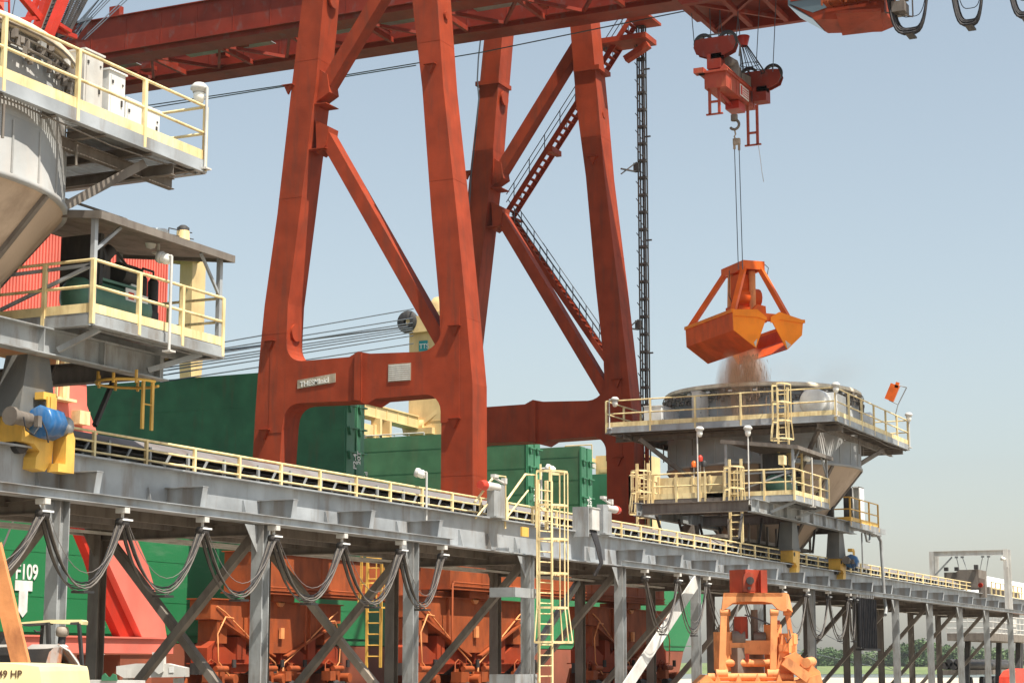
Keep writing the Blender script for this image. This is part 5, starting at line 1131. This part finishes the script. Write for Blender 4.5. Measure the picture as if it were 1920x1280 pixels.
# ================================================================ RED HARBOUR CRANE
hc = thing('harbour_crane', (57.5,46,0), 'salmon red harbour crane with a corrugated machinery house, slanted pylon and lattice boom at left', 'crane')
m = MB(); m.box(47,61.2,44,49,14.4,18.6); m.prism([(47,44,18.6),(61.2,44,18.6),(61.2,46.5,19.1),(47,46.5,19.1)],(0,0,.06))
m.build('machinery_house','pink_red',hc)
m = MB(); x = 47.0
while x < 61.2: m.box(x,x+.075,43.94,43.995,14.42,18.6); x += .17
for i in range(28): m.box(61.2,61.26,44.1+.17*i,44.18+.17*i,14.42,18.6)
m.build('corrugated_cladding','pink_red',hc)
m = MB(); m.box(46.9,61.35,43.85,49.1,18.6,18.75); m.box(46.9,61.3,43.85,49.1,14.2,14.4); m.build('house_trim','harbour_red',hc)
def py_(pts, Y, w): return [W(x,y,Y=Y) for x,y in pts]
P1 = py_([(95,690),(162,700),(163,760),(178,805),(246,985),(312,1192),(265,1192),(198,1040),(145,985),(110,860),(95,760)],45,0)
m = MB(); m.prism([W(x,y,Y=44.6) for x,y in ((160,985),(246,985),(278,1060),(308,1165),(313,1195),(267,1195),(200,1048),(172,985))],(0,.35,0))
m.prism([W(x,y,Y=44.6) for x,y in ((85,690),(162,690),(163,760),(180,805),(247,987),(168,987),(120,860))],(0,.35,0)); m.build('pylon','pink_red',hc)
m = MB(); m.prism([W(x,y,Y=44.9) for x,y in ((143,983),(173,983),(201,1046),(268,1194),(226,1194),(196,1128),(170,1048))],(0,.35,0)); m.build('pylon_stiffener','harbour_red',hc)
m = MB(); m.box(51.5,62.2,43.9,46.2,2.95,3.5); m.box(51.4,62.3,43.8,46.3,3.5,3.56); m.build('chassis_beam','pink_red',hc)
m = MB(); m.box(52,54,44,46,0,2.9); m.box(59,61,44,46,0,2.9)
for x in (53,60): m.tube((x,44,.6),(x,46,.6),.6,18)
m.each('chassis','ship_red',hc)
m = MB(); p = W(110,745,Y=44.4); m.box(p.x-.3,p.x+.8,44.2,44.58,p.z-.1,p.z+.0); m.box(p.x-.35,p.x-.3,44.2,44.3,p.z,p.z+2); m.box(p.x+.25,p.x+.6,44.4,44.58,p.z,p.z+1.6); m.cbox((p.x+1.3,44.4,p.z-.6),.6,.4,.5); m.box(p.x+1.2,p.x+1.6,44.3,44.58,p.z-2.5,p.z-2.4); m.each('pylon_fitting','rail_yellow',hc)
# boom and A frame rising out of the picture
def ln(m, a, b, Y, w, h=None): m.bar(W(*a,Y=Y), W(*b,Y=Y), w, h or w)
m = MB(); ln(m,(42,140),(100,-40),46.5,.26,.3); ln(m,(58,148),(137,-45),45.5,.3,.3); ln(m,(-20,-10),(35,75),47,.2); ln(m,(35,75),(70,-0),47,.2)
m.each('boom_chord','harbour_red',hc)
m = MB(); ln(m,(42,-5),(75,35),46,.2,.28); ln(m,(-5,42),(75,33),46,.14); ln(m,(5,46),(52,68),46,.2,.22); ln(m,(92,50),(142,70),45.6,.16); ln(m,(110,46),(132,60),45.4,.14); m.each('boom_lacing','harbour_red',hc)
m = MB(); ln(m,(50,142),(119,-42),45.9,.22,.1); m.build('boom_rack','brown_steel',hc)
m = MB()
for i in range(24): t = i/23; ln(m,(52+64*t,138-172*t),(54+64*t,133-172*t),45.85,.12,.12)
m.build('rack_tooth','dark_steel',hc)
m = MB()     # open mesh walkway
for i in range(30):
    t = i/29; a = (88+36*t, 80-100*t); b = (126+46*t, 66-86*t); ln(m,a,b,45.9,.035); ln(m,a,(b[0]+6,b[1]-12),45.9,.03)
for i in range(9):
    t = i/8; ln(m,(88+38*t,80-14*t),(124+48*t,-20),45.9,.03)
ln(m,(127,66),(173,-20),45.8,.08); ln(m,(88,82),(129,64),45.8,.08); m.build('mesh_walkway','dark_steel',hc)
m = MB()
for d in (0,8,16): ln(m,(140+d*.3,60-d),(230+d,-60-d*.5),46,.035)
for d in (0,5,9,28,33): ln(m,(125+d,75),(205+d*1.4,-12),46.2,.03)
ln(m,(30,-10),(20,45),47.5,.025); ln(m,(75,-10),(52,35),47.5,.03)
ln(m,(143,42),(172,34),45.9,.08); ln(m,(172,34),(144,66),45.9,.06); ln(m,(160,40),(144,70),45.9,.06)
m.each('pendant_rope','wire',hc)
m = MB(); a = W(-30,35,Y=47); b = W(9,-20,Y=47); m.box(a.x,b.x,47,48.5,a.z,b.z+1); m.build('boom_house','pink_red',hc)
m = MB(); ln(m,(17,-5),(17,40),46.8,.06); ln(m,(-3,30),(17,36),46.8,.05); ln(m,(-3,2),(17,3),46.8,.05); m.build('walkway_rail','harbour_red',hc)

# ================================================================ GRAB STANDING ON THE QUAY
D0 = 61.0; S0 = 60.0; G0 = V((58.4,19.2,0)); U = V((.42,-.907,0)).normalized(); N = V((U.y*-1, U.x, 0))   # N points away from the viewer
def G(px, py, dep=0): return G0 + U*((px-1412)/S0) + N*dep + V((0,0,CH+(1242-py)/S0))
t = thing('clamshell_grab', G0, 'weathered orange four rope grab standing on the quay in front of the trestle', 'grab')
m = MB(); m.prism([G(*p,-.3) for p in ((1347,1146),(1352,1112),(1462,1112),(1462,1146),(1452,1142),(1442,1131),(1425,1128),(1385,1128),(1368,1131),(1358,1140)) ][::-1], N*.18)
m.prism([G(1462,1112,-.3),G(1479,1112,1.2),G(1486,1146,1.2),G(1478,1142,.9),G(1469,1140,.4),G(1462,1146,-.3)], U*.12)
m.prism([G(*p,1.5) for p in ((1360,1142),(1366,1112),(1476,1112),(1484,1142),(1470,1130),(1380,1130))][::-1], N*.15); m.box(0,0,0,0,0,0) if False else None
m.prism([G(1352,1112,-.3),G(1462,1112,-.3),G(1478,1112,1.5),G(1366,1112,1.5)], V((0,0,-.12))); m.build('head_frame','worn_orange',t)
m = MB(); c = G(1399,1090,.5); m.cbox(c,.75,.7,.75,R(-25)); m.prism([G(*p,.0) for p in ((1388,1110),(1388,1086),(1391,1077),(1399,1073),(1407,1077),(1410,1086),(1410,1110))][::-1], N*-.5); m.cbox(G(1431,1090,.4),.2,.6,.72,R(-65)); m.cbox(G(1416,1090,.6),.3,.5,.6,R(-65)); hd = m.build('sheave_block','worn_red',t)
m = MB(); m.tube(G(1400,1090,-.62),G(1400,1090,-.5),.12,16); m.tube(G(1398,1104,-.6),G(1398,1104,-.5),.05,10); m.each('pin','dark_steel',hd)
for (xa, ya, xb, yb, da, w) in ((1352,1148,1346,1262,-.2,.2),(1446,1148,1442,1262,-.2,.2),(1482,1146,1494,1235,1.2,.15),(1366,1146,1372,1250,1.4,.14)):
    m = MB(); m.bar(G(xa,ya,da),G(xb,yb,da),w,w*.7,N); m.tube(G(xa-7,ya,da),G(xa+8,ya,da),.11,10); m.tube(G(xb-11,yb,da),G(xb+11,yb,da),.15,10); m.build('arm','worn_orange',t)
m = MB(); m.prism([G(1365,1200,.3),G(1443,1200,.3),G(1443,1226,.3),G(1365,1226,.3)], N*.5); m.cbox(G(1355,1220,.5),.4,.5,1.2,R(-25)); m.cbox(G(1448,1215,.5),.28,.5,1.5,R(-25)); m.prism([G(1462,1190,.1),G(1472,1190,.1),G(1480,1262,.1),G(1448,1275,.1)][::-1], N*.2); m.build('lower_block','worn_orange',t)
m = MB(); m.cbox(G(1388,1178,.6),.34,.34,.6,R(-25)); m.cbox(G(1415,1172,.7),.16,.16,1.0,R(-25)); m.tube(G(1370,1196,.5),G(1395,1196,.5),.25,12); m.tube(G(1412,1196,.6),G(1435,1196,.6),.2,12); m.cbox(G(1400,1250,.6),1.2,.3,1.2,R(-25)); m.each('rope_drum','brown_steel',t)
m = MB(); m.cbox(G(1388,1176,.5),.3,.3,.7,R(-25)); m.cbox(G(1454,1180,.6),.22,.22,.6,R(-25)); m.cbox(G(1397,1232,.2),.08,.1,.25); m.each('guide','worn_red',t)
m = MB(); m.tube(G(1345,1242,.3),G(1458,1242,.3),.12,12); m.tube(G(1320,1268,-.2),G(1480,1268,-.2),.12,12); m.each('cross_tube','worn_orange',t)
m = MB(); m.prism([G(1318,1264,-.5),G(1302,1279,-.5),G(1290,1325,-.5),G(1340,1400,-.5),G(1410,1398,-.5),G(1412,1279,-.5),G(1330,1276,-.5)], N*2.6)
m.prism([G(1415,1279,-.5),G(1480,1276,-.5),G(1528,1262,-.5),G(1540,1320,-.5),G(1490,1400,-.5),G(1415,1398,-.5)], N*2.6)
m.bar(G(1302,1279,-.6),G(1480,1279,-.6),.2,.12)
for x in (1336,1375,1410,1450): m.prism([G(x-6,1279,-.6),G(x+7,1279,-.6),G(x,1262,-.6)], N*.1)
m.build('shell','worn_orange',t)
m = MB(); m.prism([G(1463,1232,-.4),G(1484,1222,-.4),G(1528,1258,-.4),G(1530,1275,-.4),G(1488,1262,-.4)][::-1], N*.5); m.bar(G(1461,1238,-.5),G(1505,1270,-.5),.3,.3); m.tube(G(1500,1242,-.6),G(1520,1240,.4),.16,12); m.build('counter_arm','worn_orange',t)
m = MB(); m.cbox(G(1474,1205,.2),.35,.4,.6,R(-25)); m.cbox(G(1482,1198,.2),.18,.3,.3,R(-25)); m.cbox(G(1466,1214,.1),.16,.3,.22); m.cbox(G(1480,1216,.1),.16,.3,.22); m.tube(G(1478,1230,-.1),G(1496,1246,-.1),.09,8); m.each('latch','worn_orange',t)
m = MB(); m.path([G(1475,1180,0),G(1478,1195,-.1),G(1470,1205,-.1),G(1468,1195,0)],.02,5); m.path([G(1395,1152,.4),G(1420,1160,.3),G(1445,1172,.2),G(1455,1180,.2)],.025,5); m.each('rope','wire',t)

# ================================================================ NEAR GROUND THINGS AT LOWER LEFT
def Wd(px, py, d):       # on the plane square to the view at ground distance d
    v = FW + RT*((px-960)/FPX) + UP*((640-py)/FPX); k = d/math.hypot(FW.x,FW.y)/1.0
    n = V((FW.x,FW.y,0)).normalized(); k = d/(v.dot(n)); return V((v.x*k, v.y*k, v.z*k+CH))
NV = V((FW.x,FW.y,0)).normalized()
d = 14.0
t = thing('yellow_machine', Wd(20,1280,d)*1, 'pale yellow machine hood marked 49 HP at the lower left corner', 'machine'); t.location.z = 0; ORG[t] = V(t.location)
m = MB(); m.prism([Wd(x,y,d) for x,y in ((-60,1241),(18,1243),(50,1246),(72,1249),(75,1258),(80,1300),(82,1700),(-60,1700))], NV*1.6); m.build('hood','pale_yellow',t)
m = MB(); m.text('149 HP', Wd(-13,1269,d-.003), RT, (0,0,1), .072, .004, .95); m.build('lettering','letter_brown',t)
m = MB(); p = Wd(30,1600,d+.8); m.tube(p-RT*.4+V((0,0,-p.z+.5)), p+RT*.5+V((0,0,-p.z+.5)), .5, 20); m.build('wheel','black_rubber',t)
d = 26.0
t = thing('clamshell_bucket', Wd(60,1280,d), 'worn grey and orange steel bucket with a bare curved flank behind the yellow hood', 'bucket'); t.location.z = 0; ORG[t] = V(t.location)
prof = [(78,1300),(88,1250),(100,1216),(112,1206),(125,1218),(140,1240),(152,1270),(160,1310)]
m = MB(); m.prism([Wd(x,y,d) for x,y in ((72,1330),(78,1270),(92,1222),(108,1206),(118,1210),(112,1250),(102,1330))], NV*.05); m.loft([[Wd(x,y,d),Wd(x,y,d+1.5)+RT*-.2,Wd(x,y,d+1.5)+RT*-.25,Wd(x-1,y+3,d)] for x,y in ((114,1207),(130,1216),(146,1236),(157,1260),(163,1285),(168,1330))])
m.build('flank','bucket_worn',t)
m = MB(); m.prism([Wd(x,y,d) for x,y in ((51,1213),(60,1207),(108,1207),(113,1212),(88,1215),(53,1216))], NV*.5); m.prism([Wd(x,y,d+.05) for x,y in ((-20,1208),(25,1207),(28,1211),(-20,1213))], NV*.5)
m.path([Wd(x,y,d-.02) for x,y in ((112,1209),(130,1220),(146,1242),(158,1270),(164,1300))],.012,5); m.build('lip','off_white',t)
m = MB(); m.prism([Wd(x,y,d+.6) for x,y in ((-20,1212),(100,1214),(84,1290),(80,1600),(-20,1600))], NV*.9); m.build('bucket_body','dark_steel',t)
m = MB(); z0 = Wd(110,1330,d); m.prism([Wd(75,1330,d),Wd(160,1330,d),(Wd(150,1330,d).x,Wd(150,1330,d).y,0),(Wd(85,1330,d).x,Wd(85,1330,d).y,0)], NV*1.2); m.build('base','bucket_worn',t)
m = MB(); m.bar(Wd(-14,1020,d-.5), Wd(40,1245,d-.3), .12, .22, RT); m.bar(Wd(-25,1149,d),Wd(16,1147,d),.1,.07); m.build('arm','worn_orange',t)
# trestle with yellow edged top
d = 38.0
t = thing('work_stand', Wd(100,1280,d), 'black steel stand with a yellow edged top behind the worn bucket', 'stand'); t.location.z = 0; ORG[t] = V(t.location)
m = MB(); m.prism([Wd(x,y,d) for x,y in ((38,1166),(95,1161),(152,1161),(155,1164),(154,1170),(96,1168),(92,1166),(40,1172))], NV*.5); m.build('top','pale_yellow',t)
m = MB(); m.prism([Wd(x,y,d-.02) for x,y in ((40,1169),(92,1166),(90,1170),(45,1173))], NV*.4); m.prism([Wd(x,y,d-.02) for x,y in ((132,1166),(148,1165),(148,1170),(131,1170))], NV*.4)
m.bar(Wd(148,1168,d),Wd(168,1420,d),.06,.06); m.bar(Wd(80,1168,d+.3),Wd(60,1430,d+.3),.05,.05); m.bar(Wd(90,1166,d),Wd(98,1430,d),.07,.07); m.bar(Wd(20,1185,d+.2),Wd(10,1430,d+.2),.08,.08); m.prism([Wd(x,y,d+.1) for x,y in ((-10,1184),(20,1184),(14,1208),(-10,1212))], NV*.3); m.each('leg','dark_steel',t)
m = MB(); c = Wd(117,1181,d+.1); m.lathe([(.05,.08),(.11,.06),(.13,-.02),(.12,-.1),(.07,-.13)],c,16,None,True); m.build('strainer','bucket_grey',t); m = MB(); m.tube(c+V((0,0,-.12)),c+V((-.06,0,-.75)),.075,10); m.path([Wd(x,y,d) for x,y in ((64,1180),(68,1184),(76,1184),(78,1178))],.02,5); m.each('hose','black_rubber',t)
m = MB(); m.lathe([(.03,0),(.06,.04),(.05,.1),(.01,.12)],Wd(12,1170,d),10,None,True); m.build('valve','safety_yellow',t)
# grey lifting beam with shackle lug on the ground beyond
d = 60.0
t = thing('lifting_beam', Wd(290,1280,d), 'pale grey steel lifting beam with a white sticker before the orange crane bogies', 'lifting beam'); t.location.z = 0; ORG[t] = V(t.location)
m = MB(); m.prism([Wd(x,y,d) for x,y in ((218,1248),(255,1243),(312,1243),(347,1251),(347,1268),(232,1270),(218,1262))], NV*.8); m.prism([Wd(x,y,d-.1) for x,y in ((285,1222),(306,1222),(306,1258),(298,1263),(290,1258))], NV*.5); m.box(0,0,0,0,0,0) if False else None
m.bar(Wd(240,1270,d+.4),Wd(240,1400,d+.4),.2,.3); m.bar(Wd(335,1270,d+.4),Wd(335,1400,d+.4),.2,.3); m.build('beam','off_white',t)
m = MB(); m.prism([Wd(x,y,d-.01) for x,y in ((317,1249),(326,1249),(326,1260),(317,1260))], -NV*.01); m.build('sticker','white_paint',t)
d = 40.0
t = thing('green_block', Wd(215,1280,d), 'pale green block with two lugs at the foot of the dark post, lower left', 'block'); t.location.z = 0; ORG[t] = V(t.location)
m = MB(); m.prism([Wd(x,y,d) for x,y in ((160,1274),(262,1275),(262,1700),(160,1700))], NV*.6); m.build('slab','off_white',t)
m = MB(); m.prism([Wd(x,y,d-.05) for x,y in ((190,1275),(191,1266),(196,1261),(202,1268),(207,1268),(211,1262),(217,1264),(219,1275))], NV*.1); m.build('lug','hatch_side',t)
# small background things at right
t = thing('pipe_trailer', (205,44,0), 'dark flat trailer loaded with black pipes beyond the thin posts at lower right', 'trailer')
a, b = W(1790,1268,Y=44), W(1885,1268,Y=44)
xa, xb = a.x, b.x
t.location = ((xa+xb)/2,44,0); ORG[t] = V(t.location)
m = MB(); m.box(xa,xb,43,45.5,1.4,1.9); m.build('deck','brown_steel',t)
m = MB()
for k in range(5): m.tube((xa+.5,43.3+.45*k,2.3+.3*(k%2)),(xb-.5,43.3+.45*k,2.3+.3*(k%2)),.4,10)
m.build('pipe','dark_steel',t)
m = MB()
for k in range(4): x = xa+(xb-xa)*(.15+.23*k); m.tube((x,43.1,.6),(x,43.5,.6),.6,16)
m.each('wheel','black_rubber',t)
t = thing('red_skip', (140,33,0), 'bright red rounded machine hood with a yellow mark at the lower right corner', 'machine')
a = W(1892,1280,Y=30); t.location = (a.x+1,30,0); ORG[t] = V(t.location); k_ = [W(x,y,Y=30) for x,y in ((1890,1330),(1893,1268),(1900,1257),(1912,1252),(1960,1252),(1960,1330))]
m = MB(); m.prism(k_, (0,.8,0)); m.build('body','signal_red',t)
m = MB(); m.text('K', W(1901,1279,Y=29.98), (1,0,0), (0,0,1), 1.3, .03, .9); m.build('mark','safety_yellow',t)
t = thing('pontoon_deck', (176,60,0), 'white railed working platform seen through the right end of the trestle', 'platform')
a, b, c = W(1855,1196,Y=38), W(1905,1196,Y=38), W(1855,1165,Y=38)
t.location = (a.x,38,0); ORG[t] = V(t.location)
m = MB(); m.box(a.x,b.x+12,38,42,a.z-.2,a.z+.5); m.build('deck','brown_steel',t)
m = MB(); m.rail([(a.x,42),(a.x,38),(b.x+12,38)],a.z+.5,1.7,2.0,.05,.1,2,.08,0); m.cbox((a.x+14,39.5,a.z+1.3),5,2,1.6); m.build('handrail','off_white',t)
m = MB()
for x in (a.x+3,a.x+18,a.x+30): m.bar((x,39,0),(x+1.5,39,a.z-.2),.5,.5); m.bar((x,41,0),(x+1.5,41,a.z-.2),.5,.5)
m.each('leg','dark_steel',t)
m = MB(); m.lathe([(.01,-3.5),(1.0,-3.2),(1.9,-2.2),(2.4,0),(2.4,40)],(151,31.5,6.9),28,(1,0,0),a0=0,a1=math.pi); solo('conveyor_hood',m,'white_paint','long white rounded conveyor hood beyond the far portal at the right edge','hood')
# walkway continuing past the portal
t = thing('far_walkway', (150,27,6), 'short railed walkway past the portal at the right edge', 'walkway')
m = MB(); m.rail([(134.5,27.2),(150,27.2)],6.9,1.2,1.6,.04,.12,2,.09,0); m.build('handrail','rail_yellow',t); m = MB(); m.box(134.5,150,27.2,30,6.8,6.9)
for i in range(8): m.box(136+1.8*i,136.3+1.8*i,28,28.4,6.9,7.9)
m.build('deck','brown_steel',t)
p = W(1884,1045,Y=26.2); lamp((p.x-1.5,25.8,9.0),'small floodlight hanging at the right leg of the far portal',.6,'flood',-.3)
# thin guy wires behind the trestle at right
for i, (a, b) in enumerate((((1480,1215),(1700,1262)),((1530,1180),(1690,1262)))):
    m = MB(); m.tube(W(*a,Y=44), W(*b,Y=46),.03,5); solo('mooring_line',m,'wire','thin mooring line running down to the quay right of the standing grab, %s' % ('lower' if i == 0 else 'upper'),'mooring line','mooring lines right of the standing grab')
m = MB(); m.tube(W(25,975,Y=49),W(-5,1050,Y=49),.04,5); solo('mooring_line',m,'off_white','pale rope slanting up beside the stencilled hull mark at the left edge','mooring line')
# ================================================================ AIR
m = MB(); m.box(-60, 1750, -450, 900, -4.4, 60)
hm = bpy.data.materials.new('haze_air'); hm.use_nodes = True; t = hm.node_tree; t.nodes.clear(); o = t.nodes.new('ShaderNodeOutputMaterial')
pv = t.nodes.new('ShaderNodeVolumePrincipled'); pv.inputs['Color'].default_value = (.93,.96,1,1); pv.inputs['Density'].default_value = .00007; pv.inputs['Anisotropy'].default_value = .35
t.links.new(pv.outputs[0], o.inputs['Volume']); MC['haze_air'] = hm
tag(m.build('haze','haze_air'), 'thin pale summer haze over the quay and river', 'haze', kind='stuff')
